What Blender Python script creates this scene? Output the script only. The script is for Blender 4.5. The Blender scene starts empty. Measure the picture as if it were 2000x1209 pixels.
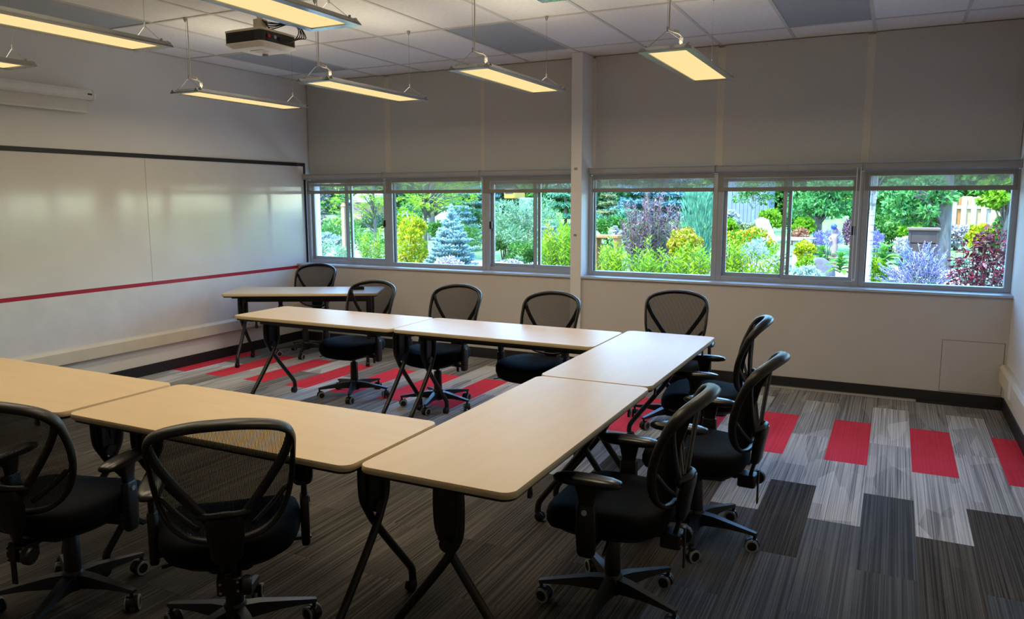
import bpy, math, random
from mathutils import Vector, Matrix
import numpy as np

# ------------------------------------------------------------------ camera, world, light
S = bpy.context.scene
COL = S.collection
F_PX, CY_PX = 1493.99, 599.17
YAW, PITCH, ROLL, EYE = 0.4622, -0.1401, -0.0021, 1.6485
_fw = Vector((-math.sin(YAW) * math.cos(PITCH), math.cos(YAW) * math.cos(PITCH), math.sin(PITCH)))
_r = Vector((math.cos(YAW), math.sin(YAW), 0))
_u = _r.cross(_fw)
_r2 = _r * math.cos(ROLL) + _u * math.sin(ROLL)
_u2 = -_r * math.sin(ROLL) + _u * math.cos(ROLL)
cam_data = bpy.data.cameras.new('camera')
cam = bpy.data.objects.new('camera', cam_data)
COL.objects.link(cam)
cam.matrix_world = Matrix(((_r2.x, _u2.x, -_fw.x, 0), (_r2.y, _u2.y, -_fw.y, 0), (_r2.z, _u2.z, -_fw.z, EYE), (0, 0, 0, 1)))
cam_data.sensor_width = 36
cam_data.lens = F_PX / 2000 * 36
cam_data.shift_y = (CY_PX - 604.5) / 2000
cam_data.clip_start = 0.02
cam_data.clip_end = 300
S.camera = cam

SUN_ELEV, SUN_AZ = 65, -35            # azimuth of the light's travel: into the garden, a little to the right
world = bpy.data.worlds.new('daylight_sky')
S.world = world
world.use_nodes = True
wn = world.node_tree.nodes
wn.clear()
w_out = wn.new('ShaderNodeOutputWorld')
w_bg = wn.new('ShaderNodeBackground')
w_sky = wn.new('ShaderNodeTexSky')
w_sky.sky_type = 'NISHITA'
w_sky.sun_disc = False
w_sky.sun_elevation = math.radians(SUN_ELEV)
w_sky.sun_rotation = math.radians(200)
w_sky.dust_density = 0.4
w_sky.air_density = 1.6
w_sky.ozone_density = 3.0
w_bg.inputs['Strength'].default_value = 1.55
w_tint = wn.new('ShaderNodeMix')
w_tint.data_type = 'RGBA'
w_tint.blend_type = 'MULTIPLY'
w_tint.inputs[0].default_value = 1.0
w_tint.inputs[7].default_value = (0.62, 0.86, 1.18, 1)   # clear summer blue
world.node_tree.links.new(w_sky.outputs[0], w_tint.inputs[6])
world.node_tree.links.new(w_tint.outputs[2], w_bg.inputs[0])
world.node_tree.links.new(w_bg.outputs[0], w_out.inputs[0])

sun_data = bpy.data.lights.new('sun', 'SUN')
sun_data.energy = 13.0
sun_data.color = (1.0, 0.95, 0.86)
sun_data.angle = math.radians(0.8)
sun = bpy.data.objects.new('sun', sun_data)
COL.objects.link(sun)
_el, _az = math.radians(SUN_ELEV), math.radians(SUN_AZ)
_d = Vector((-math.sin(_az) * math.cos(_el), math.cos(_az) * math.cos(_el), -math.sin(_el)))
sun.rotation_euler = _d.to_track_quat('-Z', 'Y').to_euler()
sun.location = (0, -10, 20)

LAMP_DOWN, LAMP_UP = 6.8, 1.6          # watts per pendant
LAMP_COL = (1.0, 0.84, 0.58)
S.view_settings.view_transform = 'Standard'
S.view_settings.look = 'None'
S.view_settings.exposure = 0.65
S.view_settings.gamma = 1.0
S.view_settings.use_curve_mapping = False
S.cycles.max_bounces = 10
S.cycles.diffuse_bounces = 5
S.cycles.transparent_max_bounces = 24
S.cycles.use_denoising = True
S.cycles.sample_clamp_indirect = 6.0
S.cycles.caustics_reflective = False
S.cycles.caustics_refractive = False

rnd = random.Random(7)

# ------------------------------------------------------------------ helpers
def at(px, y):
    """x of the world line of sight through image column px at depth y (about eye level)"""
    v = Vector(((px - 1000) / F_PX, (392 - CY_PX) / F_PX, 1))
    d = _r2 * v.x - _u2 * v.y + _fw * v.z
    return d.x / d.y * y

def zat(px, py, y):
    v = Vector(((px - 1000) / F_PX, (py - CY_PX) / F_PX, 1))
    d = _r2 * v.x - _u2 * v.y + _fw * v.z
    return EYE + d.z / d.y * y

def lin(h):
    h = h.lstrip('#')
    o = []
    for i in (0, 2, 4):
        c = int(h[i:i + 2], 16) / 255
        o.append(c / 12.92 if c <= 0.04045 else ((c + 0.055) / 1.055) ** 2.4)
    return tuple(o)

MATS = {}
def mat(name, col, rough=0.6, metal=0.0, col2=None, nscale=6.0, nstretch=(1, 1, 1), bump=0.0, bscale=200.0, spec=0.5, coat=0.0, coords='Object', lo=0.35, hi=0.65, detail=4):
    m = bpy.data.materials.new(name)
    m.use_nodes = True
    nt = m.node_tree
    b = nt.nodes['Principled BSDF']
    b.inputs['Roughness'].default_value = rough
    b.inputs['Metallic'].default_value = metal
    b.inputs['Specular IOR Level'].default_value = spec
    b.inputs['Coat Weight'].default_value = coat
    b.inputs['Coat Roughness'].default_value = 0.08
    b.inputs['Base Color'].default_value = (*col, 1)
    if col2 is None:
        col2 = tuple(c * 0.93 for c in col)
    tc = nt.nodes.new('ShaderNodeTexCoord')
    mp = nt.nodes.new('ShaderNodeMapping')
    mp.inputs['Scale'].default_value = nstretch
    nz = nt.nodes.new('ShaderNodeTexNoise')
    nz.inputs['Scale'].default_value = nscale
    nz.inputs['Detail'].default_value = detail
    rp = nt.nodes.new('ShaderNodeValToRGB')
    rp.color_ramp.elements[0].position = lo
    rp.color_ramp.elements[0].color = (*col2, 1)
    rp.color_ramp.elements[1].position = hi
    rp.color_ramp.elements[1].color = (*col, 1)
    L = nt.links.new
    L(tc.outputs[coords], mp.inputs[0]); L(mp.outputs[0], nz.inputs[0]); L(nz.outputs[0], rp.inputs[0]); L(rp.outputs[0], b.inputs['Base Color'])
    if bump:
        n2 = nt.nodes.new('ShaderNodeTexNoise')
        n2.inputs['Scale'].default_value = bscale
        bp = nt.nodes.new('ShaderNodeBump')
        bp.inputs['Strength'].default_value = bump
        bp.inputs['Distance'].default_value = 0.002
        L(tc.outputs[coords], n2.inputs[0]); L(n2.outputs[0], bp.inputs['Height']); L(bp.outputs[0], b.inputs['Normal'])
    MATS[name] = m
    return m

def leafmat(name, a, b_, c=None, trans=0.35, scale=9.0, rough=0.55):
    """leaf: two or three tones by place, lets some light through"""
    m = bpy.data.materials.new(name)
    m.use_nodes = True
    nt = m.node_tree
    nt.nodes.clear()
    def sat(c):
        g = sum(c) / 3
        return tuple(max(0.002, g + (x - g) * 1.2) for x in c)
    a, b_ = sat(a), sat(b_)
    c = sat(c) if c else None
    N = nt.nodes.new
    L = nt.links.new
    out = N('ShaderNodeOutputMaterial')
    tc = N('ShaderNodeTexCoord')
    nz = N('ShaderNodeTexNoise'); nz.inputs['Scale'].default_value = scale; nz.inputs['Detail'].default_value = 3
    rp = N('ShaderNodeValToRGB')
    e = rp.color_ramp.elements
    e[0].position = 0.36; e[0].color = (*a, 1)
    e[1].position = 0.64; e[1].color = (*(c or b_), 1)
    if c:
        k = e.new(0.5); k.color = (*b_, 1)
    d = N('ShaderNodeBsdfPrincipled'); d.inputs['Roughness'].default_value = rough; d.inputs['Specular IOR Level'].default_value = 0.25
    t = N('ShaderNodeBsdfTranslucent')
    mx = N('ShaderNodeMixShader'); mx.inputs[0].default_value = trans
    L(tc.outputs['Object'], nz.inputs[0]); L(nz.outputs[0], rp.inputs[0])
    L(rp.outputs[0], d.inputs['Base Color']); L(rp.outputs[0], t.inputs['Color'])
    L(d.outputs[0], mx.inputs[1]); L(t.outputs[0], mx.inputs[2]); L(mx.outputs[0], out.inputs[0])
    MATS[name] = m
    return m

class MB:
    """collects geometry for one mesh object"""
    def __init__(s):
        s.v = []; s.f = []
    def add(s, vs, fs):
        o = len(s.v)
        s.v.extend([tuple(x) for x in vs]); s.f.extend([tuple(i + o for i in q) for q in fs])
        return s
    def box(s, x0, x1, y0, y1, z0, z1, b=0.0):
        if b <= 0:
            return s.add([(x0, y0, z0), (x1, y0, z0), (x1, y1, z0), (x0, y1, z0), (x0, y0, z1), (x1, y0, z1), (x1, y1, z1), (x0, y1, z1)],
                         [(0, 3, 2, 1), (4, 5, 6, 7), (0, 1, 5, 4), (1, 2, 6, 5), (2, 3, 7, 6), (3, 0, 4, 7)])
        b = min(b, (x1 - x0) * .49, (y1 - y0) * .49, (z1 - z0) * .49)
        def ring(i, z):
            return [(x0 + b + i, y0 + i, z), (x1 - b - i, y0 + i, z), (x1 - i, y0 + b + i, z), (x1 - i, y1 - b - i, z),
                    (x1 - b - i, y1 - i, z), (x0 + b + i, y1 - i, z), (x0 + i, y1 - b - i, z), (x0 + i, y0 + b + i, z)]
        h = b * .6
        return s.loft([ring(h, z0), ring(0, z0 + h), ring(0, z1 - h), ring(h, z1)], True)
    def loft(s, rings, caps=True, closed=True):
        n = len(rings[0]); vs = [p for r in rings for p in r]; fs = []
        for i in range(len(rings) - 1):
            for j in range(n if closed else n - 1):
                k = (j + 1) % n
                fs.append((i * n + j, i * n + k, (i + 1) * n + k, (i + 1) * n + j))
        if caps:
            fs.append(tuple(reversed(range(n)))); fs.append(tuple((len(rings) - 1) * n + j for j in range(n)))
        return s.add(vs, fs)
    def tube(s, pts, r, seg=8, flat=None, closed=False, upv=None, caps=True):
        """round (or flattened: flat=(a,b) half sizes across up / along up) tube through pts; r may be a list"""
        pts = [Vector(p) for p in pts]
        n = len(pts)
        rings = []
        up = Vector(upv) if upv else None
        prev = None
        for i, p in enumerate(pts):
            if closed:
                t = (pts[(i + 1) % n] - pts[i - 1])
            else:
                t = pts[min(i + 1, n - 1)] - pts[max(i - 1, 0)]
            t.normalize()
            if prev is None:
                a = up or (Vector((0, 0, 1)) if abs(t.z) < 0.9 else Vector((1, 0, 0)))
            else:
                a = up or prev
            u = (a - t * a.dot(t))
            if u.length < 1e-5:
                u = t.orthogonal()
            u.normalize(); prev = u
            w = t.cross(u)
            rr = r[i] if isinstance(r, (list, tuple)) else r
            fa, fb = flat if flat else (1, 1)
            rings.append([p + (w * math.cos(2 * math.pi * k / seg) * fa + u * math.sin(2 * math.pi * k / seg) * fb) * rr for k in range(seg)])
        if closed:
            rings.append(rings[0])
            return s.loft(rings, False)
        return s.loft(rings, caps)
    def cyl(s, p, axis, r, h, seg=14, r2=None):
        a = Vector(axis).normalized(); p = Vector(p)
        return s.tube([p, p + a * h], [r, r if r2 is None else r2], seg)
    def lathe(s, prof, origin=(0, 0, 0), axis='z', seg=16):
        ox, oy, oz = origin
        rings = []
        for r, h in prof:
            ring = []
            for k in range(seg):
                c, d = math.cos(2 * math.pi * k / seg) * r, math.sin(2 * math.pi * k / seg) * r
                ring.append({'z': (ox + c, oy + d, oz + h), 'x': (ox + h, oy + c, oz + d), 'y': (ox + d, oy + h, oz + c)}[axis])
            rings.append(ring)
        return s.loft(rings, True)
    def prism(s, outline, z0, z1, b=0.0):
        """outline: list of (x,y) counter-clockwise; optional edge rounding b (shrink towards centroid)"""
        if b <= 0:
            return s.loft([[(x, y, z0) for x, y in outline], [(x, y, z1) for x, y in outline]], True)
        cx = sum(p[0] for p in outline) / len(outline); cy = sum(p[1] for p in outline) / len(outline)
        w = max(abs(p[0] - cx) for p in outline); d = max(abs(p[1] - cy) for p in outline)
        def sh(k):
            return [(cx + (x - cx) * (1 - k / w), cy + (y - cy) * (1 - k / d)) for x, y in outline]
        R = []
        for k, z in ((b, z0), (b * .3, z0 + b * .3), (0, z0 + b), (0, z1 - b), (b * .3, z1 - b * .3), (b, z1)):
            R.append([(x, y, z) for x, y in sh(k)])
        return s.loft(R, True)
    def xf(s, m):
        s.v = [tuple(m @ Vector(p)) for p in s.v]; return s
    def mesh(s, name, material, smooth=False):
        me = bpy.data.meshes.new(name)
        me.from_pydata(s.v, [], s.f)
        me.materials.append(material)
        if smooth:
            me.polygons.foreach_set('use_smooth', [True] * len(me.polygons))
            if smooth != 'all':
                me.set_sharp_from_angle(angle=math.radians(smooth if smooth is not True and isinstance(smooth, (int, float)) else 40))
        me.update()
        return me
    def build(s, name, material, parent=None, smooth=False, loc=None, rotz=0):
        return link(name, s.mesh(name, material, smooth), parent, loc, rotz)

def link(name, data, parent=None, loc=None, rotz=0):
    o = bpy.data.objects.new(name, data)
    COL.objects.link(o)
    if parent: o.parent = parent
    if loc is not None: o.location = loc
    if rotz: o.rotation_euler = (0, 0, rotz)
    return o

def empty(name, loc=(0, 0, 0), rotz=0, parent=None):
    o = link(name, None, parent, loc, rotz)
    o.empty_display_size = 0.1
    return o

def tag(o, label=None, cat=None, group=None, kind=None):
    if label: o['label'] = label
    if cat: o['category'] = cat
    if group: o['group'] = group
    if kind: o['kind'] = kind
    return o

def struct(o):
    o['kind'] = 'structure'; return o

def copy_tree(o, parent=None):
    c = o.copy(); COL.objects.link(c); c.parent = parent
    for ch in list(o.children):
        copy_tree(ch, c)
    return c

def smoothpath(pts, n=6, closed=False):
    P = [Vector(p) for p in pts]; out = []
    N = len(P)
    rng = range(N) if closed else range(N - 1)
    for i in rng:
        if closed:
            a, b, c, d = P[(i - 1) % N], P[i], P[(i + 1) % N], P[(i + 2) % N]
        else:
            a, b, c, d = P[max(i - 1, 0)], P[i], P[i + 1], P[min(i + 2, N - 1)]
        for k in range(n):
            t = k / n
            out.append(0.5 * ((2 * b) + (c - a) * t + (2 * a - 5 * b + 4 * c - d) * t * t + (3 * b - a - 3 * c + d) * t ** 3))
    if not closed: out.append(P[-1])
    return out

def rrect(w, d, r, n=6):
    o = []
    for cx, cy, a0 in ((w / 2 - r, -d / 2 + r, -90), (w / 2 - r, d / 2 - r, 0), (-w / 2 + r, d / 2 - r, 90), (-w / 2 + r, -d / 2 + r, 180)):
        for k in range(n + 1):
            a = math.radians(a0 + 90 * k / n)
            o.append((cx + r * math.cos(a), cy + r * math.sin(a)))
    return o

# ------------------------------------------------------------------ materials
M_wall = mat('wall_paint', lin('#dfdedc'), 0.55, col2=lin('#dbdad8'), nscale=2)
M_wall_backlit = mat('wall_paint_backlit', lin('#c6c2bd'), 0.55, col2=lin('#c2beb9'), nscale=2)  # white wall paint, its colour darkened for the backlit window wall
M_board = mat('whiteboard_gloss', lin('#dcdad6'), 0.10, col2=lin('#d6d4d0'), nscale=1.6, spec=0.8, coat=0.3)
M_black = mat('black_trim', lin('#141416'), 0.5)
M_redstripe = mat('red_stripe', lin('#a8122c'), 0.3)
M_trunk = mat('cream_trunking', lin('#d6ccb6'), 0.45)
M_base = mat('rubber_baseboard', lin('#1d1e20'), 0.55)
M_tile = mat('ceiling_tile', lin('#f0eeea'), 0.9, col2=lin('#e9e7e3'), nscale=30, bump=0.35, bscale=160)
M_lens = mat('lens_panel', lin('#aab2b8'), 0.35, col2=lin('#a4acb2'), nscale=8)
M_grid = mat('ceiling_grid', lin('#d2d0cb'), 0.5)
M_alu = mat('window_aluminium', lin('#a7acb2'), 0.42, metal=0.35, col2=lin('#9fa4aa'), nscale=5)
M_sill = mat('sill_laminate', lin('#b9c2cc'), 0.3)
M_shade = mat('opaque_shade_cloth', lin('#c3c3c0'), 0.9, col2=lin('#bfbfbc'), nscale=60, bump=0.15, bscale=500)
M_strip = mat('mullion_cover', lin('#d3ccbf'), 0.6)
M_head = mat('blind_headrail', lin('#9a9a98'), 0.5)
M_hem = mat('blind_hem', lin('#86817a'), 0.6)
M_dark = mat('window_gasket', lin('#1c1d20'), 0.5)
M_steel = mat('brushed_steel', lin('#b9bcc0'), 0.25, metal=0.9)
M_whitepl = mat('white_plastic', lin('#eceae6'), 0.35)
M_cord = mat('white_cord', lin('#d8d2c4'), 0.5)
M_blackpl = mat('black_plastic', lin('#0c0c0e'), 0.4, col2=lin('#0a0a0b'), nscale=20)
M_armpad = mat('arm_pad_rubber', lin('#131415'), 0.3)
M_fabric = mat('seat_fabric', lin('#08090d'), 0.9, col2=lin('#060709'), nscale=40, bump=0.3, bscale=700, spec=0.15)
M_grey = mat('grey_caster_tread', lin('#8f9090'), 0.5)
M_btn = mat('grey_button', lin('#a5a39c'), 0.35)
M_tubeblk = mat('black_powder_coat', lin('#0e0e10'), 0.36)
M_top = mat('maple_laminate', lin('#cdb48e'), 0.40, col2=lin('#c9af89'), nscale=2.5, nstretch=(1, 7, 1), spec=0.3)
M_edge = mat('edge_banding', lin('#d6c09a'), 0.4)
M_under = mat('table_underside', lin('#131315'), 0.7)
M_projdk = mat('projector_dark', lin('#2b2826'), 0.45)
M_screen = mat('screen_fabric', lin('#e4e1d8'), 0.8)

def netmat(name, col, alpha):
    m = bpy.data.materials.new(name); m.use_nodes = True
    nt = m.node_tree; nt.nodes.clear(); N = nt.nodes.new; L = nt.links.new
    o = N('ShaderNodeOutputMaterial'); d = N('ShaderNodeBsdfDiffuse'); t = N('ShaderNodeBsdfTransparent'); mx = N('ShaderNodeMixShader')
    tc = N('ShaderNodeTexCoord'); nz = N('ShaderNodeTexNoise'); nz.inputs['Scale'].default_value = 300
    mr = N('ShaderNodeMapRange'); mr.inputs['To Min'].default_value = alpha - .06; mr.inputs['To Max'].default_value = alpha + .06
    d.inputs[0].default_value = (*col, 1)
    L(tc.outputs['Object'], nz.inputs[0]); L(nz.outputs[0], mr.inputs[0]); L(mr.outputs[0], mx.inputs[0])
    L(t.outputs[0], mx.inputs[1]); L(d.outputs[0], mx.inputs[2]); L(mx.outputs[0], o.inputs[0])
    return m
M_mesh = netmat('chair_mesh', lin('#111112'), 0.36)

def blindmat():
    m = bpy.data.materials.new('screen_blind_cloth'); m.use_nodes = True
    nt = m.node_tree; nt.nodes.clear(); N = nt.nodes.new; L = nt.links.new
    o = N('ShaderNodeOutputMaterial'); d = N('ShaderNodeBsdfDiffuse'); t = N('ShaderNodeBsdfTransparent'); tl = N('ShaderNodeBsdfTranslucent')
    mx = N('ShaderNodeMixShader'); m2 = N('ShaderNodeMixShader')
    tc = N('ShaderNodeTexCoord'); nz = N('ShaderNodeTexNoise'); nz.inputs['Scale'].default_value = 400
    mr = N('ShaderNodeMapRange'); mr.inputs['To Min'].default_value = .40; mr.inputs['To Max'].default_value = .48
    d.inputs[0].default_value = (*lin('#adaca6'), 1); tl.inputs[0].default_value = (*lin('#a09f98'), 1)
    m2.inputs[0].default_value = 0.25
    L(tc.outputs['Object'], nz.inputs[0]); L(nz.outputs[0], mr.inputs[0]); L(mr.outputs[0], mx.inputs[0])
    L(d.outputs[0], m2.inputs[1]); L(tl.outputs[0], m2.inputs[2])
    L(t.outputs[0], mx.inputs[1]); L(m2.outputs[0], mx.inputs[2]); L(mx.outputs[0], o.inputs[0])
    return m
M_blind = blindmat()

def glassmat():
    m = bpy.data.materials.new('window_glass'); m.use_nodes = True
    nt = m.node_tree; nt.nodes.clear(); N = nt.nodes.new; L = nt.links.new
    o = N('ShaderNodeOutputMaterial'); t = N('ShaderNodeBsdfTransparent'); g = N('ShaderNodeBsdfGlossy'); mx = N('ShaderNodeMixShader'); fr = N('ShaderNodeFresnel')
    ml = N('ShaderNodeMath'); ml.operation = 'MULTIPLY'; ml.inputs[1].default_value = 0.7
    t.inputs[0].default_value = (0.93, 0.97, 0.96, 1); g.inputs['Roughness'].default_value = 0.02; fr.inputs[0].default_value = 1.45
    L(fr.outputs[0], ml.inputs[0]); L(ml.outputs[0], mx.inputs[0]); L(t.outputs[0], mx.inputs[1]); L(g.outputs[0], mx.inputs[2]); L(mx.outputs[0], o.inputs[0])
    return m
M_glass = glassmat()

def emit(name, col, st):
    m = bpy.data.materials.new(name); m.use_nodes = True
    nt = m.node_tree; nt.nodes.clear()
    o = nt.nodes.new('ShaderNodeOutputMaterial'); e = nt.nodes.new('ShaderNodeEmission')
    e.inputs[0].default_value = (*col, 1); e.inputs[1].default_value = st
    nt.links.new(e.outputs[0], o.inputs[0])
    return m
M_diff = emit('lamp_diffuser', (1.0, 0.73, 0.33), 0.68)

def carpet(name, dark, light, fine=0.5, warm=None):
    """striped loop pile: streaks along the plank (object Y), each plank its own shift"""
    m = bpy.data.materials.new(name); m.use_nodes = True
    nt = m.node_tree; N = nt.nodes.new; L = nt.links.new
    b = nt.nodes['Principled BSDF']; b.inputs['Roughness'].default_value = 0.95; b.inputs['Specular IOR Level'].default_value = 0.1
    tc = N('ShaderNodeTexCoord'); oi = N('ShaderNodeObjectInfo')
    add = N('ShaderNodeVectorMath'); add.operation = 'ADD'
    sc = N('ShaderNodeVectorMath'); sc.operation = 'SCALE'; sc.inputs['Scale'].default_value = 37.0
    comb = N('ShaderNodeCombineXYZ')
    L(oi.outputs['Random'], comb.inputs[0]); L(oi.outputs['Random'], comb.inputs[1]); L(comb.outputs[0], sc.inputs[0])
    L(tc.outputs['Object'], add.inputs[0]); L(sc.outputs[0], add.inputs[1])
    mp = N('ShaderNodeMapping'); mp.inputs['Scale'].default_value = (150, .55, 1)
    n1 = N('ShaderNodeTexNoise'); n1.inputs['Scale'].default_value = 1.0; n1.inputs['Detail'].default_value = 3
    L(add.outputs[0], mp.inputs[0]); L(mp.outputs[0], n1.inputs[0])
    mp2 = N('ShaderNodeMapping'); mp2.inputs['Scale'].default_value = (9, 2.2, 1); mp2.inputs['Rotation'].default_value = (0, 0, 0.5)
    v = N('ShaderNodeTexVoronoi'); v.inputs['Scale'].default_value = 1.0
    L(add.outputs[0], mp2.inputs[0]); L(mp2.outputs[0], v.inputs[0])
    sep = N('ShaderNodeSeparateColor'); L(v.outputs['Color'], sep.inputs[0])
    r1 = N('ShaderNodeMapRange'); r1.inputs['From Min'].default_value = 0.36; r1.inputs['From Max'].default_value = 0.64
    L(n1.outputs[0], r1.inputs[0])
    mm = N('ShaderNodeMix'); mm.data_type = 'FLOAT'; mm.inputs[0].default_value = fine
    L(sep.outputs[0], mm.inputs[2]); L(r1.outputs[0], mm.inputs[3])
    rp = N('ShaderNodeValToRGB'); e = rp.color_ramp.elements
    e[0].position = 0.08; e[0].color = (*dark, 1); e[1].position = 0.92; e[1].color = (*light, 1)
    L(mm.outputs[0], rp.inputs[0])
    hv = N('ShaderNodeHueSaturation'); mv = N('ShaderNodeMapRange'); mv.inputs['To Min'].default_value = 0.8; mv.inputs['To Max'].default_value = 1.2
    L(oi.outputs['Random'], mv.inputs[0]); L(mv.outputs[0], hv.inputs['Value']); L(rp.outputs[0], hv.inputs['Color']); L(hv.outputs[0], b.inputs['Base Color'])
    nb = N('ShaderNodeTexNoise'); nb.inputs['Scale'].default_value = 260
    bp = N('ShaderNodeBump'); bp.inputs['Strength'].default_value = 0.5; bp.inputs['Distance'].default_value = 0.003
    L(tc.outputs['Object'], nb.inputs[0]); L(nb.outputs[0], bp.inputs['Height']); L(bp.outputs[0], b.inputs['Normal'])
    return m
C_light = carpet('carpet_light_streaks', lin('#7c7e81'), lin('#dedede'), 0.66)
C_mid = carpet('carpet_grey_streaks', lin('#58585a'), lin('#a5a3a1'), 0.66)
C_dark = carpet('carpet_charcoal', lin('#45474b'), lin('#6d7074'), 0.82)
C_brown = carpet('carpet_taupe_streaks', lin('#2d2b29'), lin('#5f5a53'), 0.78)
C_red = carpet('carpet_red', lin('#d83a4c'), lin('#e8485a'), 0.7)

# ------------------------------------------------------------------ room shell
XL, XR, YB, YS, YH, ZC = -6.26, 0.845, -2.6, 6.92, 7.20, 3.0
floor = struct(MB().box(XL - .15, XR + .15, YB - .15, 7.3, -0.15, -0.006).build('floor', C_dark))
# carpet planks, 25 cm x 1 m, ashlar laid
X0, Y0, PW = -0.3157, 5.08, 0.25
plank_cache = {}
def plank_mesh(w, l, m):
    k = (round(w, 4), round(l, 4), m.name)
    if k not in plank_cache:
        plank_cache[k] = MB().box(-w / 2, w / 2, -l / 2, l / 2, -0.006, 0.0).mesh('carpet_plank', m)
    return plank_cache[k]
prnd = random.Random(11)
for k in range(-25, 6):
    xa, xb = max(X0 + PW * k, XL), min(X0 + PW * (k + 1), XR)
    if xb - xa < 0.02: continue
    even = k % 2 == 0
    ystart = Y0 if even else Y0 - 0.5
    for n in range(-5, 3):
        ya, yb = ystart + n, ystart + n + 1
        ya, yb = max(ya, YB + .6), min(yb, YS)
        if yb - ya < 0.02: continue
        yc = (ya + yb) / 2
        if even and n == 0:
            m = C_red
        elif (even and n >= -1) or (not even and n >= 0):
            m = C_light if prnd.random() < .85 else C_mid
            if yc > 6.45: m = C_mid
            if k < -6 and n == -1: m = C_mid if prnd.random() < .5 else C_light
        elif k < -5:
            m = prnd.choice([C_brown, C_mid, C_brown, C_dark]) if yc > 3.6 else C_brown
        else:
            m = C_dark if k > -3 and prnd.random() < .7 else C_brown
        g = 0.0006
        o = link('carpet_plank', plank_mesh(xb - xa - g, yb - ya - g, m), floor, ((xa + xb) / 2, yc, 0))

wall_left = struct(MB().box(XL - .15, XL, YB, 7.35, 0, 3.12).build('wall_left', M_wall))
wall_right = struct(MB().box(XR, XR + .15, YB, 7.35, 0, 3.12).build('wall_right', M_wall))
struct(MB().box(XL - .15, XR + .15, YB - .15, YB, 0, 3.12).build('wall_rear', M_wall))
wall_win = struct(MB().box(XL, XR, YS, YH + .1, 0, .885).build('wall_window_lower', M_wall_backlit))
struct(MB().box(XL, XR, YH, YH + .1, 1.868, 3.12).build('wall_window_upper', M_strip))
# access panel outline in the lower wall
ap = MB().box(.40, .82, YS - .004, YS + .01, .115, .525, .002).build('access_panel', M_wall_backlit, wall_win)
MB().box(.395, .825, YS - .0015, YS + .01, .11, .53).build('panel_gap', mat('panel_gap', lin('#8d867c'), .7), wall_win)
# slim window board
sill = struct(MB().box(XL, XR, YS - .025, 7.10, .885, .905, .004).build('window_sill', M_sill))
# post between the two runs of windows
post = struct(MB().box(-2.80, -2.69, 6.888, YH, .105, ZC, .003).build('trim_1', M_wall))
for zz in (1.92, 1.29):
    MB().box(-2.765, -2.735, 6.884, 6.890, zz, zz + .022).build('slot_cover', mat('slot_grey', lin('#8f8b85'), .5), post)
# baseboards
struct(MB().box(XL, XL + .012, YB, YS, 0, .10, .002).build('baseboard_left', M_base))
struct(MB().box(XR - .012, XR, YB, YS, 0, .10, .002).build('baseboard_right', M_base))
bbw = struct(MB().box(XL + .012, XR - .012, YS - .014, YS, .025, .105, .003).build('baseboard_window', M_base))
MB().box(XL + .012, -.92, YS - .018, YS - .001, 0, .025).build('toe_strip', M_base, bbw)
MB().box(.24, XR - .012, YS - .018, YS - .001, 0, .025).build('toe_strip', M_base, bbw)
# strips behind / between the upper shades
for i, (xa, xb) in enumerate(((-5.15, -5.07), (-3.93, -3.88), (-2.70, -2.655), (-1.505, -1.435), (-.29, -.225))):
    struct(MB().box(xa, xb, YH - .035, YH, 1.93, ZC - .02, .003).build('trim_%d' % (i + 2), M_strip))

# ---- ceiling: lay-in tiles on a T grid, some bays with grey lens panels
ceil = struct(MB().box(XL, XR, YB, YH + .1, ZC + .03, ZC + .1).build('ceiling', M_wall))
gx = [XR] + [0.385 - .624 * i for i in range(11)] + [XL]
gy = [YH] + [6.69 - 1.205 * i for i in range(8)] + [YB]
gx = sorted(gx); gy = sorted(gy)
lens_cols = [i for i in range(len(gx) - 1) if any(abs((gx[i] + gx[i + 1]) / 2 - c) < .2 for c in (-.55, -3.05, -5.54))]
tile_cache = {}
for i in range(len(gx) - 1):
    for j in range(len(gy) - 1):
        w, d = gx[i + 1] - gx[i], gy[j + 1] - gy[j]
        if w < .03 or d < .03: continue
        yc = (gy[j] + gy[j + 1]) / 2
        lens = i in lens_cols and (abs(yc - 6.09) < .1 or abs(yc - 3.68) < .1)
        key = (round(w, 3), round(d, 3), lens)
        if key not in tile_cache:
            tile_cache[key] = MB().box(-w / 2 + .008, w / 2 - .008, -d / 2 + .008, d / 2 - .008, 0, .012).mesh('ceiling_tile', M_lens if lens else M_tile)
        link('lens_panel' if lens else 'ceiling_tile', tile_cache[key], ceil, ((gx[i] + gx[i + 1]) / 2, yc, ZC + .004))
for x in gx[1:-1]:
    MB().box(x - .012, x + .012, YB, YH, ZC - .002, ZC + .016).build('grid_bar', M_grid, ceil)
for y in gy[1:-1]:
    MB().box(XL, XR, y - .012, y + .012, ZC - .0025, ZC + .016).build('grid_bar', M_grid, ceil)
MB().box(XL, XL + .022, YB, YH, ZC - .003, ZC + .002).build('wall_angle', M_grid, ceil)
MB().box(XR - .022, XR, YB, YH, ZC - .003, ZC + .002).build('wall_angle', M_grid, ceil)

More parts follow.
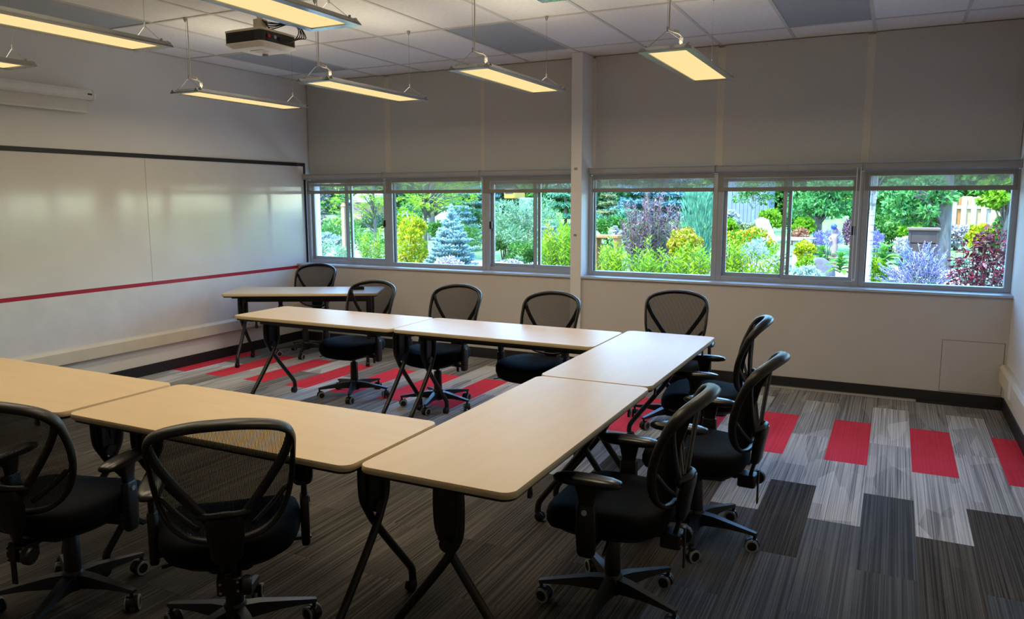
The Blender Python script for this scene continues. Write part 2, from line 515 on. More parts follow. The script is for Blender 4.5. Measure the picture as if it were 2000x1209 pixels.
# ---- windows
def window(n, xa, xb, slider=None, latch=None):
    w = struct(empty('window_%d' % n, (0, 0, 0)))
    za, zb = .905, 1.868
    ya, yb = 7.085, 7.165
    t = .047
    MB().box(xa, xa + t, ya, yb, za, zb, .003).build('jamb', M_alu, w)
    MB().box(xb - t, xb, ya, yb, za, zb, .003).build('jamb', M_alu, w)
    MB().box(xa + t, xb - t, ya, yb, za, za + .04, .003).build('bottom_rail', M_alu, w)
    MB().box(xa + t, xb - t, ya, yb, zb - .038, zb, .003).build('head_rail', M_alu, w)
    if slider is None:
        MB().box(xa + t + .0, xa + t + .008, ya + .03, yb - .01, za + .04, zb - .04).build('gasket', M_dark, w)
        MB().box(xa + t, xb - t, 7.128, 7.134, za + .035, zb - .035).build('pane', M_glass, w)
    else:
        s0, s1 = slider
        for (a, b, yy) in ((xa + t, s1, ya + .042), (s0, xb - t, ya + .012)):
            sa = empty('sash', (0, 0, 0), parent=w)
            f = .03
            MB().box(a, a + f, yy, yy + .028, za + .042, zb - .04, .002).build('stile', M_alu, sa)
            MB().box(b - f, b, yy, yy + .028, za + .042, zb - .04, .002).build('stile', M_alu, sa)
            MB().box(a + f, b - f, yy, yy + .028, za + .042, za + .075, .002).build('rail', M_alu, sa)
            MB().box(a + f, b - f, yy, yy + .028, zb - .07, zb - .04, .002).build('rail', M_alu, sa)
            MB().box(a + f - .002, b - f + .002, yy + .012, yy + .017, za + .07, zb - .065).build('pane', M_glass, sa)
            MB().box(a - .004, a + .003, yy + .004, yy + .026, za + .045, zb - .045).build('gasket', M_dark, sa)
        if latch:
            MB().box(latch - .013, latch + .013, ya - .012, ya + .02, 1.34, 1.415, .004).build('latch', M_blackpl, w)
    return w
window(1, -6.235, -5.065, (-5.675, -5.605), -5.125)
window(2, -5.065, -3.835)
window(3, -3.835, -2.80, (-3.29, -3.225), -3.775)
window(4, -2.69, -1.445)
window(5, -1.445, -.255, (-.885, -.815), -.312)
window(6, -.255, XR)

# ---- shades and blinds
where = ['beside the whiteboard corner', 'above the small blue spruce', 'just left of the white post', 'just right of the white post', 'above the white garden chair', 'at the right end wall']
up = [(-6.245, -5.145), (-5.08, -3.925), (-3.885, -2.815), (-2.66, -1.50), (-1.44, -.285), (-.23, .84)]
for i, (a, b) in enumerate(up):
    o = empty('blackout_blind', ((a + b) / 2, YH - .03, 1.945))
    tag(o, 'tall opaque taupe blind reaching the ceiling, ' + where[i], 'blind', 'opaque upper blinds')
    h = (b - a) / 2
    MB().box(-h, h, -.003, .003, .02, ZC - 1.945 - .004).build('cloth', M_shade, o)
    MB().box(-h, h, -.006, .006, 0, .022, .003).build('hem_bar', M_shade, o)
lo = [(-6.235, -5.115), (-5.105, -3.885), (-3.875, -2.805), (-2.665, -1.475), (-1.462, -.268), (-.255, .84)]
for i, (a, b) in enumerate(lo):
    o = empty('roller_blind', ((a + b) / 2, 7.06, 1.71))
    tag(o, 'short sheer grey roller blind pulled a little way down, ' + where[i], 'blind', 'sheer roller blinds')
    h = (b - a) / 2
    r = [(x * .031, y * .031) for x, y in rrect(1.9, 2, .7, 4)]
    MB().loft([[(-h, p[0], .198 + p[1]) for p in r], [(h, p[0], .198 + p[1]) for p in r]]).build('headrail', M_head, o, 30)
    MB().box(-h + .012, h - .012, .0195, .0205, .03, .175).build('cloth', M_blind, o)
    MB().box(-h + .012, h - .012, .012, .028, 0, .036, .004).build('hem_bar', M_hem, o)
    for s in (-1, 1):
        MB().box(s * h - .004, s * h + .004, -.033, .034, .165, .233, .003).build('end_bracket', M_head, o)
    if i in (4,):
        pts = [(h - .036, -.036, .19), (h - .036, -.037, -.3), (h - .034, -.037, -.72), (h - .02, -.037, -.735), (h - .008, -.037, -.72), (h - .008, -.037, -.3), (h - .008, -.036, .19)]
        MB().tube(smoothpath(pts, 4), .003, 6).build('bead_chain', M_whitepl, o, 'all')

# ---- whiteboard on the left wall
wb = empty('whiteboard', (XL + .001, 4.9, .88))
tag(wb, 'long glossy whiteboard with black top trim on the left wall', 'whiteboard')
for ya, yb in ((4.93, 7.06), (2.80, 4.926), (.67, 2.796)):
    MB().box(0, .008, ya - 4.9, yb - 4.9, 0, 1.15).build('board_panel', M_board, wb)
MB().box(0, .016, .67 - 4.9, 7.09 - 4.9, 1.15, 1.188, .002).build('top_trim', M_black, wb)
MB().box(0, .016, 7.06 - 4.9, 7.09 - 4.9, 0.0, 1.15, .002).build('end_trim', M_black, wb)
rs = MB().box(XL, XL + .004, -2.0, YS - .001, .845, .88).build('trim_7', M_redstripe)
struct(rs)
# lower part of that wall, same gloss paint
struct(MB().box(XL, XL + .003, -2.0, YS - .001, .40, .845).build('wall_left_dado', mat('gloss_dado', lin('#d8d6d2'), .28)))

# ---- cable trunking
def trunking(name, x, s, y0, y1, z0, z1, label, outlets):
    o = empty(name, (x, y0, z0)); tag(o, label, 'trunking')
    h = z1 - z0; l = y1 - y0
    pr = [(0, 0), (.045, 0), (.05, .006), (.05, h - .022), (.034, h - .004), (.028, h), (0, h)]
    MB().loft([[(s * p[0], 0, p[1]) for p in pr], [(s * p[0], l, p[1]) for p in pr]]).build('cover', M_trunk, o)
    for yo in outlets:
        q = empty('outlet', (0, yo - y0, h / 2), parent=o)
        MB().box(min(s * .05, s * .056), max(s * .05, s * .056), -.035, .035, -.042, .042, .002).build('face_plate', M_whitepl, q)
        for dz in (-.018, .018):
            MB().box(min(s * .056, s * .058), max(s * .056, s * .058), -.014, .014, dz - .009, dz + .009).build('socket', mat('socket_grey', lin('#b5b1a8'), .5), q)
    return o
trunking('cable_trunking', XL, 1, -2.0, 6.75, .265, .39, 'cream cable trunking along the left wall below the red stripe', (6.06,))
t2 = trunking('cable_trunking', XR - .001, -1, -2.0, 6.88, .235, .37, 'cream cable trunking low on the right end wall', ())
MB().box(-.055, -.049, 8.20, 8.30, .008, .118, .002).build('joint_clip', M_whitepl, t2)
MB().box(XL + .004, XL + .05, 6.77, 6.9, .2, .44, .003).build('wall_box', M_trunk)
wbx = bpy.data.objects['wall_box']; tag(wbx, 'small cream junction box at the end of the left trunking', 'junction box')

# ---- projection screen high on the left wall
ps = empty('projection_screen', (XL, 4.43, 2.38))
tag(ps, 'rolled up white projection screen high on the left wall', 'projection screen')
pr = [(.0, .11), (.075, .11), (.09, .125), (.09, .165), (.075, .19), (.0, .19)]
MB().loft([[(p[0], -2.45, p[1]) for p in pr], [(p[0], -.02, p[1]) for p in pr]]).build('housing', M_whitepl, ps)
MB().loft([[(p[0] * 1.03, -.02, .15 + (p[1] - .15) * 1.06) for p in pr], [(p[0] * 1.03, 0, .15 + (p[1] - .15) * 1.06) for p in pr]]).build('end_cap', M_whitepl, ps)
MB().box(.04, .042, -2.4, -.06, .014, .12).build('screen_fabric', M_screen, ps)
MB().box(.032, .05, -2.4, -.055, 0, .016, .004).build('weight_bar', M_whitepl, ps)
MB().box(.0905, .0915, -.075, -.035, .146, .16).build('maker_plate', M_projdk, ps)

# ---- pendant lamps
def pendant():
    o = empty('pendant_lamp', (0, 0, 2.45))
    L_, W_ = 1.235, .30
    fr = .042
    # housing ring (frame) with the back tray
    MB().box(-W_ / 2 + .03, W_ / 2 - .03, -L_ / 2 + .05, L_ / 2 - .05, .012, .03, .006).build('back_tray', M_alu, o)
    for s in (-1, 1):
        pr = [(0, .0), (fr, .0), (fr + .001, .012), (fr * .6, .03), (.004, .008)]
        R = []
        for y in (-L_ / 2, L_ / 2):
            R.append([(s * (W_ / 2 - p[0]), y, p[1]) for p in pr])
        MB().loft(R).build('side_rail', M_rail, o)
        R = []
        for x in (-W_ / 2 + .01, W_ / 2 - .01):
            R.append([(x, s * (L_ / 2 + .004 - p[0] * 1.2), p[1] + .0005) for p in pr])
        MB().loft(R).build('end_rail', M_rail, o)
    MB().box(-W_ / 2 + fr - .002, W_ / 2 - fr + .002, -L_ / 2 + fr * 1.2, L_ / 2 - fr * 1.2, .005, .009).build('diffuser', M_diff, o)
    for s in (-1, 1):
        y = s * (L_ / 2 - .05)
        top = Vector((0, y, .115))
        for q in (-1, 1):
            MB().tube([(q * (W_ / 2 - .03), y, .026), top], .0016, 5).build('yoke_wire', M_steel, o)
            MB().cyl((q * (W_ / 2 - .03), y, .022), (0, 0, 1), .006, .018, 8).build('wire_stud', M_alu, o)
        MB().tube([top, (0, y, ZC - 2.45)], .0013, 5).build('cable', M_steel, o)
        MB().cyl((0, y, .105), (0, 0, 1), .005, .03, 8).build('cable_gripper', M_alu, o)
        MB().lathe([(.004, -.03), (.012, -.012), (.014, 0)], (0, y, ZC - 2.45), 'z', 10).build('ceiling_cap', M_alu, o)
    y = -(L_ / 2 - .05)
    pts = [(.008, y + .012, ZC - 2.452), (.010, y + .012, .35), (.006, y + .012, .15), (.012, y + .01, .118), (.05, y + .03, .105), (.07, y + .06, .075), (.05, y + .07, .04), (.045, y + .075, .026)]
    MB().tube(smoothpath(pts, 5), .0042, 7).build('power_cord', M_cord, o, 'all')
    for p, d in (((.03, y + .018, .113), (.9, .4, -.3)), ((.066, y + .056, .082), (-.2, .3, -.9))):
        MB().cyl(p, d, .010, .03, 8).build('cord_sleeve', M_cord, o)
    return o
M_rail = mat('polished_aluminium', lin('#9b9e9f'), 0.18, metal=0.85)
def lamp_lights(o, i):
    for nm, z, e, rx in (('lamp_down_light', -.012, LAMP_DOWN, 0), ('lamp_up_light', .045, LAMP_UP, math.pi)):
        d = bpy.data.lights.new(nm, 'AREA'); d.shape = 'RECTANGLE'; d.size = .2; d.size_y = 1.1; d.energy = e; d.color = LAMP_COL
        l = link(nm, d, o, (0, 0, z)); l.rotation_euler = (rx, 0, 0)
proto = pendant()
spots = [(-1.185, 4.87, 'rightmost of the far row, in front of the taupe blinds'), (-2.43, 4.90, 'of the far row, just left of the white post'), (-3.64, 4.86, 'of the far row, over the far left corner of the U'), (-4.87, 4.84, 'hanging nearest the whiteboard corner, lowest in the picture'),
         (-1.21, 2.40, 'cut off at the top edge, only its end showing'), (-2.43, 2.395, 'in front of the projector, large at the top edge'), (-3.64, 2.36, 'large and long, at the upper left edge'), (-4.87, 2.40, 'at the left edge above the projection screen')]
for i, (x, y, t) in enumerate(spots):
    o = proto if i == 0 else copy_tree(proto)
    o.location = (x, y, 2.45)
    tag(o, 'flat warm pendant lamp ' + t, 'pendant lamp', 'pendant lamps over the tables')
    if i == 0: pend0 = o
for o in [x for x in bpy.data.objects if x.name.startswith('pendant_lamp')]:
    lamp_lights(o, 0)

# ---- projector on its ceiling mount
pj = empty('projector', (-3.90, 4.04, 2.655))
tag(pj, 'white and dark grey projector hanging from the ceiling with looped cables', 'projector')
MB().prism(rrect(.33, .33, .03, 4), .012, .088).build('body', M_projdk, pj)
ol = rrect(.335, .335, .03, 4)
MB().loft([[(x * .8, y * .8, -.016) for x, y in ol], [(x, y, .008) for x, y in ol], [(x, y, .016) for x, y in ol]]).build('bottom_cover', M_whitepl, pj, 30)
MB().loft([[(x, y, .084) for x, y in ol], [(x, y, .096) for x, y in ol], [(x * .8, y * .8, .108) for x, y in ol]]).build('top_cover', M_trunk, pj, 30)
for k in range(7):
    MB().box(-.135, .10, -.169, -.163, .020 + k * .009, .0245 + k * .009).build('vent_slat', M_blackpl, pj)
for k in range(6):
    MB().box(-.169, -.163, -.12, .12, .020 + k * .010, .025 + k * .010).build('vent_slat', M_blackpl, pj)
MB().box(.163, .168, -.12, .13, .022, .08).build('port_panel', M_blackpl, pj)
for yy, m in ((-.105, M_redstripe), (-.05, M_grey), (0, M_blackpl)):
    MB().cyl((.166, yy, .05), (1, 0, 0), .012, .012, 8).build('port', m, pj)
MB().box(-.05, .05, -.05, .03, -.0185, -.0155).build('label_plate', M_wall, pj)
MB().cyl((-.06, .10, -.028), (0, 0, 1), .02, .016, 12).build('foot', M_grey, pj)
mt = empty('ceiling_mount', (0, 0, .1), parent=pj)
MB().box(-.035, .035, -.03, .03, .0, .09, .004).build('mount_block', M_trunk, mt)
MB().cyl((0, 0, .08), (0, 0, 1), .02, .166, 12).build('mount_pole', M_trunk, mt)
MB().lathe([(.06, .225), (.07, .235), (.07, .245)], (0, 0, 0), 'z', 16).build('ceiling_plate', M_trunk, mt)
crnd = random.Random(3)
for k in range(5):
    a = crnd.uniform(.01, .06)
    pts = [(.02, .01 * k, .19), (.07, .01 * k - .02, .165 - .01 * k), (.13 + a, .05 + .01 * k, .145 + a * .4), (.20 + a * .5, .12, .12 + a), (.235, .10 + .02 * k, .08), (.20, .05 + .02 * k, .03 + .01 * k), (.168, -.03 + .03 * k, .05)]
    MB().tube(smoothpath(pts, 5), .0038, 6).build('cable', M_blackpl, pj, 'all')

# ------------------------------------------------------------------ tables
TL, TW, TH = 1.515, .60, .738
def make_table():
    o = empty('folding_table')
    ol = rrect(TL, TW, .045, 6)
    top = MB().prism([(x * .9985, y * .996) for x, y in ol], TH - .022, TH, .0015).build('table_top', M_top, o)
    MB().loft([[(x, y, z) for x, y in [(px * k, py * (1 - (1 - k) * TL / TW)) for px, py in ol]] for k, z in ((.9975, TH - .024), (1, TH - .019), (1, TH - .006), (.998, TH - .0015), (.9965, TH - .0012))], False).build('edge_band', M_edge, top, 50)
    MB().prism([(x * .985, y * .965) for x, y in ol], TH - .036, TH - .0225).build('underside_panel', M_under, o)
    MB().box(-TL / 2 + .12, TL / 2 - .12, -.022, .022, TH - .115, TH - .05, .004).build('beam', M_tubeblk, o)
    for s in (-1, 1):
        MB().box(-TL / 2 + .20, TL / 2 - .20, s * .2 - .008, s * .2 + .008, TH - .07, TH - .036).build('side_rail', M_tubeblk, o)
    for e in (-1, 1):
        ex = e * (TL / 2 - .115)
        MB().box(ex - .03, ex + .03, -.24, .24, TH - .052, TH - .036, .004).build('top_bracket', M_tubeblk, o)
        # folding plate between the two tubes
        MB().box(ex - .014, ex + .014, -.042, .042, .475, TH - .05, .006).build('leg_plate', M_tubeblk, o)
        MB().cyl((ex - .026, 0, .47), (1, 0, 0), .026, .052, 14).build('pivot', M_tubeblk, o)
        for s in (-1, 1):
            dx = s * .017
            pts = [(ex + dx, s * .052, TH - .045), (ex + dx, s * .056, .60), (ex + dx, s * .05, .51), (ex + dx, s * .022, .455), (ex + dx, -s * .012, .40),
                   (ex + dx * .8, -s * .10, .285), (ex + dx * .4, -s * .195, .165), (ex, -s * .238, .105), (ex, -s * .247, .075), (ex, -s * .248, .05)]
            MB().tube(smoothpath(pts, 4), .0165, 10).build('leg', M_tubeblk, o, 'all')
            c = empty('caster', (ex, -s * .248, 0), parent=o)
            MB().cyl((0, 0, .045), (0, 0, 1), .017, .015, 10).build('swivel', M_tubeblk, c)
            MB().lathe([(.019, -.018), (.025, -.015), (.025, -.004), (.012, -.003), (.012, .003), (.025, .004), (.025, .015), (.019, .018)], (0, -.012, .0255), 'x', 14).build('wheel', M_blackpl, c, 30)
        # release levers
        for s in (-1, 1):
            MB().loft([[(ex - .10 * e + a * w, s * .262 + b, z) for a, b in ((-.011, -.004), (.011, -.004), (.011, .004), (-.011, .004))] for w, z in ((.6, TH - .036), (.55, TH - .055), (1.3, TH - .082), (1.2, TH - .091), (.6, TH - .095))]).build('release_lever', M_blackpl, o)
    return o
tproto = make_table()
tables = [(-3.905, 4.68, 0, 'pale maple folding table in the row by the windows, left of the pair'),
          (-2.385, 4.69, 0, 'pale maple folding table in the row by the windows, right of the pair'),
          (-1.318, 4.318, 90, 'pale maple folding table at the far right corner of the U'),
          (-1.315, 2.79, 90, 'pale maple folding table on the right side of the U, nearest the camera'),
          (-2.39, 2.305, 0, 'pale maple folding table of the near row with a chair back right before it'),
          (-3.935, 2.29, 0, 'pale maple folding table of the near row, cut off at the left edge'),
          (-5.295, 5.955, 28, 'pale maple folding table standing askew beside the whiteboard corner')]
for i, (x, y, a, t) in enumerate(tables):
    o = tproto if i == 0 else copy_tree(tproto)
    o.location = (x, y, 0); o.rotation_euler = (0, 0, math.radians(a))
    tag(o, t, 'table', 'folding tables set in a U')
er = empty('board_eraser', (-4.86, 6.23, TH), math.radians(40))
tag(er, 'small black felt board eraser on the table beside the whiteboard corner', 'eraser')
MB().box(-.065, .065, -.026, .026, 0, .018, .003).build('felt_pad', M_fabric, er)
MB().box(-.065, .065, -.024, .024, .018, .036, .008).build('grip', M_blackpl, er)

# ------------------------------------------------------------------ mesh-back task chairs
M_cordblk = mat('black_net_cord', lin('#0d0d0e'), 0.8, spec=0.2)
def back_y(x, z):
    t = (z - .49) / .445
    y = -.238 - .035 * t - .10 * max(t, 0) ** 2.2 + .02 * math.sin(max(0, min(1, t)) * math.pi)
    return y + .75 * x * x

HALF = [(0, .935), (.06, .933), (.12, .924), (.172, .910), (.208, .890), (.226, .860), (.230, .82), (.228, .76), (.222, .69), (.208, .62), (.178, .555), (.125, .510), (.06, .492)]
LOOP = HALF + [(0, .488)] + [(-x, z) for x, z in reversed(HALF[1:])]
def make_chair():
    o = empty('task_chair')
    # five-star base
    MB().lathe([(.03, .055), (.042, .06), (.047, .075), (.044, .125), (.036, .14)], (0, 0, 0), 'z', 18).build('hub', M_blackpl, o, 30)
    for k in range(5):
        a = math.radians(90 + 72 * k + 18)
        m = Matrix.Rotation(a, 4, 'Z')
        b = MB()
        prof = [(.03, .030, .072, .128), (.09, .026, .078, .126), (.17, .021, .084, .113), (.25, .017, .082, .10), (.288, .015, .079, .094), (.30, .011, .08, .091)]
        b.loft([[(r, -w, z0), (r, w, z0), (r, w * .75, z1), (r, -w * .75, z1)] for r, w, z0, z1 in prof]).xf(m)
        b.build('base_arm', M_blackpl, o, 40)
        c = empty('caster', tuple(m @ Vector((.285, 0, 0))), a + rnd.uniform(-1.2, 1.2), parent=o)
        h = MB()
        # hood over twin wheels
        h.loft([[(x, y, z) for x, z in [(.033 * math.cos(q) - .004, .031 + .034 * math.sin(q)) for q in [math.radians(d) for d in range(-10, 200, 30)]] + [(-.02, .028), (.02, .028)]] for y in (-.008, .008)])
        h.cyl((.006, 0, .055), (0, 0, 1), .008, .03, 8)
        h.build('hood', M_blackpl, c)
        for s in (-1, 1):
            wv = [(.008, .009 * s), (.030, .009 * s), (.031, .013 * s), (.031, .022 * s), (.0285, .026 * s), (.010, .0265 * s)]
            if s < 0: wv = list(reversed(wv))
            MB().lathe([(.006, wv[0][1])] + wv + [(.006, wv[-1][1])], (-.006, 0, .031), 'y', 18).build('wheel', M_blackpl, c, 30)
            rg = [(.022, .0245 * s), (.029, .0235 * s), (.0305, .0215 * s), (.0305, .0265 * s), (.022, .0275 * s)]
            MB().loft([[( -.006 + math.sin(2 * math.pi * q / 18) * r, hh, .031 + math.cos(2 * math.pi * q / 18) * r) for q in range(18)] for r, hh in rg + rg[:1]], False).build('tread_ring', M_grey, c, 30)
    # lift column
    MB().lathe([(.032, .12), (.033, .15), (.030, .285), (.027, .29), (.015, .291), (.015, .33)], (0, 0, 0), 'z', 18).build('gas_lift', M_blackpl, o, 30)
    # mechanism
    MB().box(-.075, .075, -.15, .12, .325, .365, .012).build('mechanism', M_blackpl, o)
    lv = empty('height_lever', (0, 0, 0), parent=o)
    MB().tube(smoothpath([(.07, .05, .345), (.16, .06, .345), (.235, .075, .34)], 4), .006, 8).build('rod', M_blackpl, lv, 'all')
    MB().loft([[(x, .075 + b, z + dz) for b, dz in ((-.014, -.004), (.014, -.004), (.014, .005), (-.014, .005))] for x, z in ((.215, .342), (.25, .337), (.29, .327))]).build('paddle', M_blackpl, lv)
    MB().tube(smoothpath([(-.07, -.02, .345), (-.15, -.03, .342), (-.24, -.04, .33)], 4), .007, 8).build('tilt_lever', M_blackpl, o, 'all')
    # seat
    def seat_ring(k, z, n=40):
        out = []
        for i in range(n):
            a = 2 * math.pi * i / n
            e = 2 / 3.2
            x = .252 * math.copysign(abs(math.cos(a)) ** e, math.cos(a)); y = .240 * math.copysign(abs(math.sin(a)) ** e, math.sin(a))
            y += .005
            x *= (1 - .10 * max(0, -y) / .24) * k; y = y * k
            drop = -.030 * max(0, (y - .10) / .14) ** 2 + .012 * (x / .25) ** 2
            out.append((x, y, z + drop))
        return out
    MB().loft([seat_ring(.80, .374), seat_ring(.95, .384), seat_ring(1.0, .412), seat_ring(1.0, .444), seat_ring(.965, .466), seat_ring(.88, .476), seat_ring(.6, .474), seat_ring(.25, .470)]).build('seat', M_fabric, o, 'all')
    MB().loft([seat_ring(.55, .350), seat_ring(.80, .358), seat_ring(.88, .385)]).build('seat_shell', M_blackpl, o, 'all')
    # back: oval rim, mesh, V brace, lumbar cover, spine
    rim = smoothpath([(x, back_y(x, z), z) for x, z in LOOP], 4, True)
    rad = [.0115 + .007 * max(0, (p.z - .80) / .135) for p in rim]
    MB().tube(rim, rad, 10, flat=(.85, 1.55), closed=True, upv=(0, 1, .25)).build('back_rim', M_blackpl, o, 'all')
    mv = MB()
    n = len(rim)
    rings = []
    for k in (1.0, .8, .6, .4, .2, .001):
        r_ = []
        for p in rim:
            x, z = p.x * k, .70 + (p.z - .70) * k
            r_.append((x, back_y(x, z) + .002, z))
        rings.append(r_)
    mv.loft(rings, False)
    bm_ = mv.build('back_mesh', M_mesh, o, 'all')
    # the woven cords of the net, running top to bottom
    rb = MB()
    right = sorted([(p.x, p.z) for p in rim if p.x >= 0], key=lambda q: -q[1])
    for i in range(-49, 50):
        x = i * .0044
        zs = []
        for (xa, za), (xb, zb_) in zip(right, right[1:]):
            if (xa - abs(x)) * (xb - abs(x)) <= 0 and abs(xb - xa) > 1e-6:
                zs.append(za + (zb_ - za) * (abs(x) - xa) / (xb - xa))
        if len(zs) < 2: continue
        z1, z0 = max(zs), min(zs)
        if z1 - z0 < .05: continue
        rb.tube([(x, back_y(x, z0 + (z1 - z0) * k / 9) + .002, z0 + (z1 - z0) * k / 9) for k in range(10)], .00105, 4, caps=False)
    ro = rb.build('net_cords', M_cordblk, bm_); ro['kind'] = 'stuff'
    for s in (-1, 1):
        pts = [(s * .224, back_y(.224, .862) - .002, .862), (s * .212, back_y(.212, .82) - .014, .82), (s * .182, back_y(.182, .76) - .03, .76), (s * .125, back_y(.125, .675) - .04, .675), (s * .075, back_y(.07, .605) - .042, .605), (s * .05, back_y(.05, .575) - .04, .575)]
        MB().tube(smoothpath(pts, 5), .013, 8, flat=(1.25, .8), upv=(0, 1, 0)).build('v_brace', M_blackpl, o, 'all')
        pts = [(s * .205, back_y(.205, .66) - .006, .66), (s * .15, back_y(.15, .60) - .02, .60), (s * .085, back_y(.08, .555) - .035, .545)]
        MB().tube(smoothpath(pts, 4), .010, 8).build('side_brace', M_blackpl, o, 'all')
    MB().tube(smoothpath([(-.085, back_y(.08, .60) - .038, .597), (-.04, -.305, .604), (0, -.308, .607), (.04, -.305, .604), (.085, back_y(.08, .60) - .038, .597)], 4), .013, 8).build('lumbar_bar', M_blackpl, o, 'all')
    lum = MB()
    lum.loft([[(x * w, y0 + y * d, z) for x, y in rrect(2, 2, .6, 3)] for z, w, d, y0 in ((.425, .035, .018, -.272), (.445, .050, .022, -.277), (.52, .060, .025, -.286), (.575, .062, .024, -.298), (.598, .054, .018, -.305))])
    lum.build('lumbar_cover', M_blackpl, o, 40)
    MB().tube(smoothpath([(0, -.275, .45), (0, -.262, .395), (0, -.235, .345), (0, -.12, .345)], 5), .018, 8, flat=(1.5, .5), upv=(0, 1, 0)).build('back_bar', M_blackpl, o, 'all')
    adj = empty('back_adjuster', (0, -.245, .34), parent=o)
    MB().box(-.04, .04, -.035, .045, -.035, .025, .006).build('adjuster_box', M_blackpl, adj)
    MB().lathe([(.012, .04), (.032, .044), (.034, .052), (.034, .068), (.028, .074)], (0, -.03, -.005), 'x', 14).build('knob', M_blackpl, adj, 30)
    MB().box(-.012, .012, -.047, -.040, -.115, .05, .002).build('hanging_bar', M_blackpl, adj)
    for dx in (-.028, .028):
        for dz in (-.02, .012):
            MB().cyl((dx, -.034, dz), (0, -1, 0), .005, .004, 8).build('screw', M_steel, adj)
    # arms
    for s in (-1, 1):
        a = empty('armrest', (s * .268, .02, 0), parent=o)
        pad = []
        for y, w, h0, h1 in ((-.135, .012, .612, .622), (-.125, .028, .606, .630), (-.09, .038, .600, .637), (-.02, .043, .598, .640), (.06, .042, .598, .638), (.10, .036, .600, .634), (.125, .024, .605, .628), (.133, .010, .611, .621)):
            zc, hh = (h0 + h1) / 2, (h1 - h0) / 2
            pad.append([(w * math.copysign(abs(math.cos(q)) ** .7, math.cos(q)) - s * .006, y, zc + hh * math.copysign(abs(math.sin(q)) ** .7, math.sin(q))) for q in [2 * math.pi * i / 14 for i in range(14)]])
        MB().loft(pad).build('arm_pad', M_armpad, a, 'all')
        MB().loft([[(x * .011, y0 + y * d, z) for x, y in rrect(2, 2, .5, 2)] for z, d, y0 in ((.46, .026, 0.0), (.54, .030, 0.0), (.585, .040, 0), (.602, .052, 0))]).build('post', M_blackpl, a, 40)
        MB().loft([[(x * t, y0 + y * d, z) for x, y in rrect(2, 2, .5, 2)] for z, d, y0, t in ((.325, .026, .0, .014), (.335, .034, .0, .0165), (.42, .040, 0, .0165), (.52, .036, 0, .0165), (.527, .033, 0, .014))]).build('sleeve', M_blackpl, a, 40)
        MB().cyl((s * .0155, .002, .50), (s, 0, 0), .0105, .006, 12).build('button', M_btn, a)
        MB().box(min(-s * .19, 0), max(-s * .19, 0), -.03, .03, .352, .366, .004).build('bracket', M_blackpl, a)
    return o
cproto = make_chair()
chairs = [(-5.575, 6.234, 193, 0, 'black mesh task chair behind the askew table in the whiteboard corner'),
          (-4.01, 5.06, 181, 10, 'black mesh task chair at the window-side row, nearest the whiteboard'),
          (-3.20, 5.09, 177, -3, 'black mesh task chair at the window-side row, second from the whiteboard'),
          (-2.30, 4.975, 177, 5, 'black mesh task chair behind the window-side row, right in front of the white post'),
          (-1.41, 5.46, 189, 20, 'black mesh task chair facing the camera under the first window right of the white post'),
          (-1.01, 4.69, 97, 25, 'black mesh task chair at the right side of the U, farthest of three'),
          (-.79, 3.61, 87, 12, 'black mesh task chair at the right side of the U, middle of three'),
          (-.945, 2.81, 91, 0, 'black mesh task chair at the right side of the U, nearest the camera'),
          (-2.155, 1.965, 44, 40, 'large black mesh task chair seen from behind at the bottom, before the near table'),
          (-2.95, 1.855, 17, 30, 'black mesh task chair cut off at the left edge, turned to the near table')]
for i, (x, y, a, base, t) in enumerate(chairs):
    o = cproto if i == 0 else copy_tree(cproto)
    o.location = (x, y, 0); o.rotation_euler = (0, 0, math.radians(a))
    tag(o, t, 'chair', 'mesh task chairs around the tables')
    if base:
        m = Matrix.Rotation(math.radians(base), 4, 'Z')
        for ch in o.children:
            if ch.name.split('.')[0] in ('base_arm', 'caster'):
                ch.location = m @ ch.location
                ch.rotation_euler = (0, 0, ch.rotation_euler.z + math.radians(base))

# ------------------------------------------------------------------ garden beyond the windows
ALB = 0.42                              # plants and earth reflect far less light than paint
_lin = lin
def lin(h):
    return tuple(c * ALB for c in _lin(h))
def zg(y):
    return .28 + .62 * min(1, max(0, (y - 15) / 17))
def lawnmat():
    return mat('lawn', lin('#86b04a'), .9, col2=lin('#5d8a33'), nscale=3.0, bump=.6, bscale=60)
M_lawn = lawnmat()
M_mulch = mat('bark_mulch', lin('#b7a394'), .95, col2=lin('#8a7468'), nscale=40, bump=.6, bscale=80)
M_gravel = mat('pale_gravel', lin('#d9d3ca'), .95, col2=lin('#b3aca3'), nscale=60, bump=.5, bscale=120)
M_bark = mat('grey_bark', lin('#8d8377'), .9, col2=lin('#5f574d'), nscale=14, nstretch=(1, 1, .25), bump=.8, bscale=40)
M_birch = mat('birch_bark', lin('#d9d7cd'), .8, col2=lin('#8c8b80'), nscale=18, nstretch=(.4, .4, 1.6), bump=.4, bscale=60, lo=.38, hi=.5)
M_stem = mat('green_stem', lin('#6f8a3e'), .8)
M_twig = mat('brown_twig', lin('#6a5140'), .9)
M_stone = mat('grey_boulder', lin('#85858a'), .9, col2=lin('#5c5c62'), nscale=5, bump=.8, bscale=14)
M_cedar = mat('cedar_board', lin('#e2c195'), .8, col2=lin('#cfa775'), nscale=3, nstretch=(6, 6, .4))
M_cedar2 = mat('weathered_board', lin('#cfc2ac'), .8, col2=lin('#b9ab95'), nscale=3, nstretch=(6, 6, .4))
M_white = mat('white_paint', lin('#dcdad4'), .5)
M_orange = mat('orange_timber', lin('#d98f45'), .7, col2=lin('#c47c36'), nscale=5)

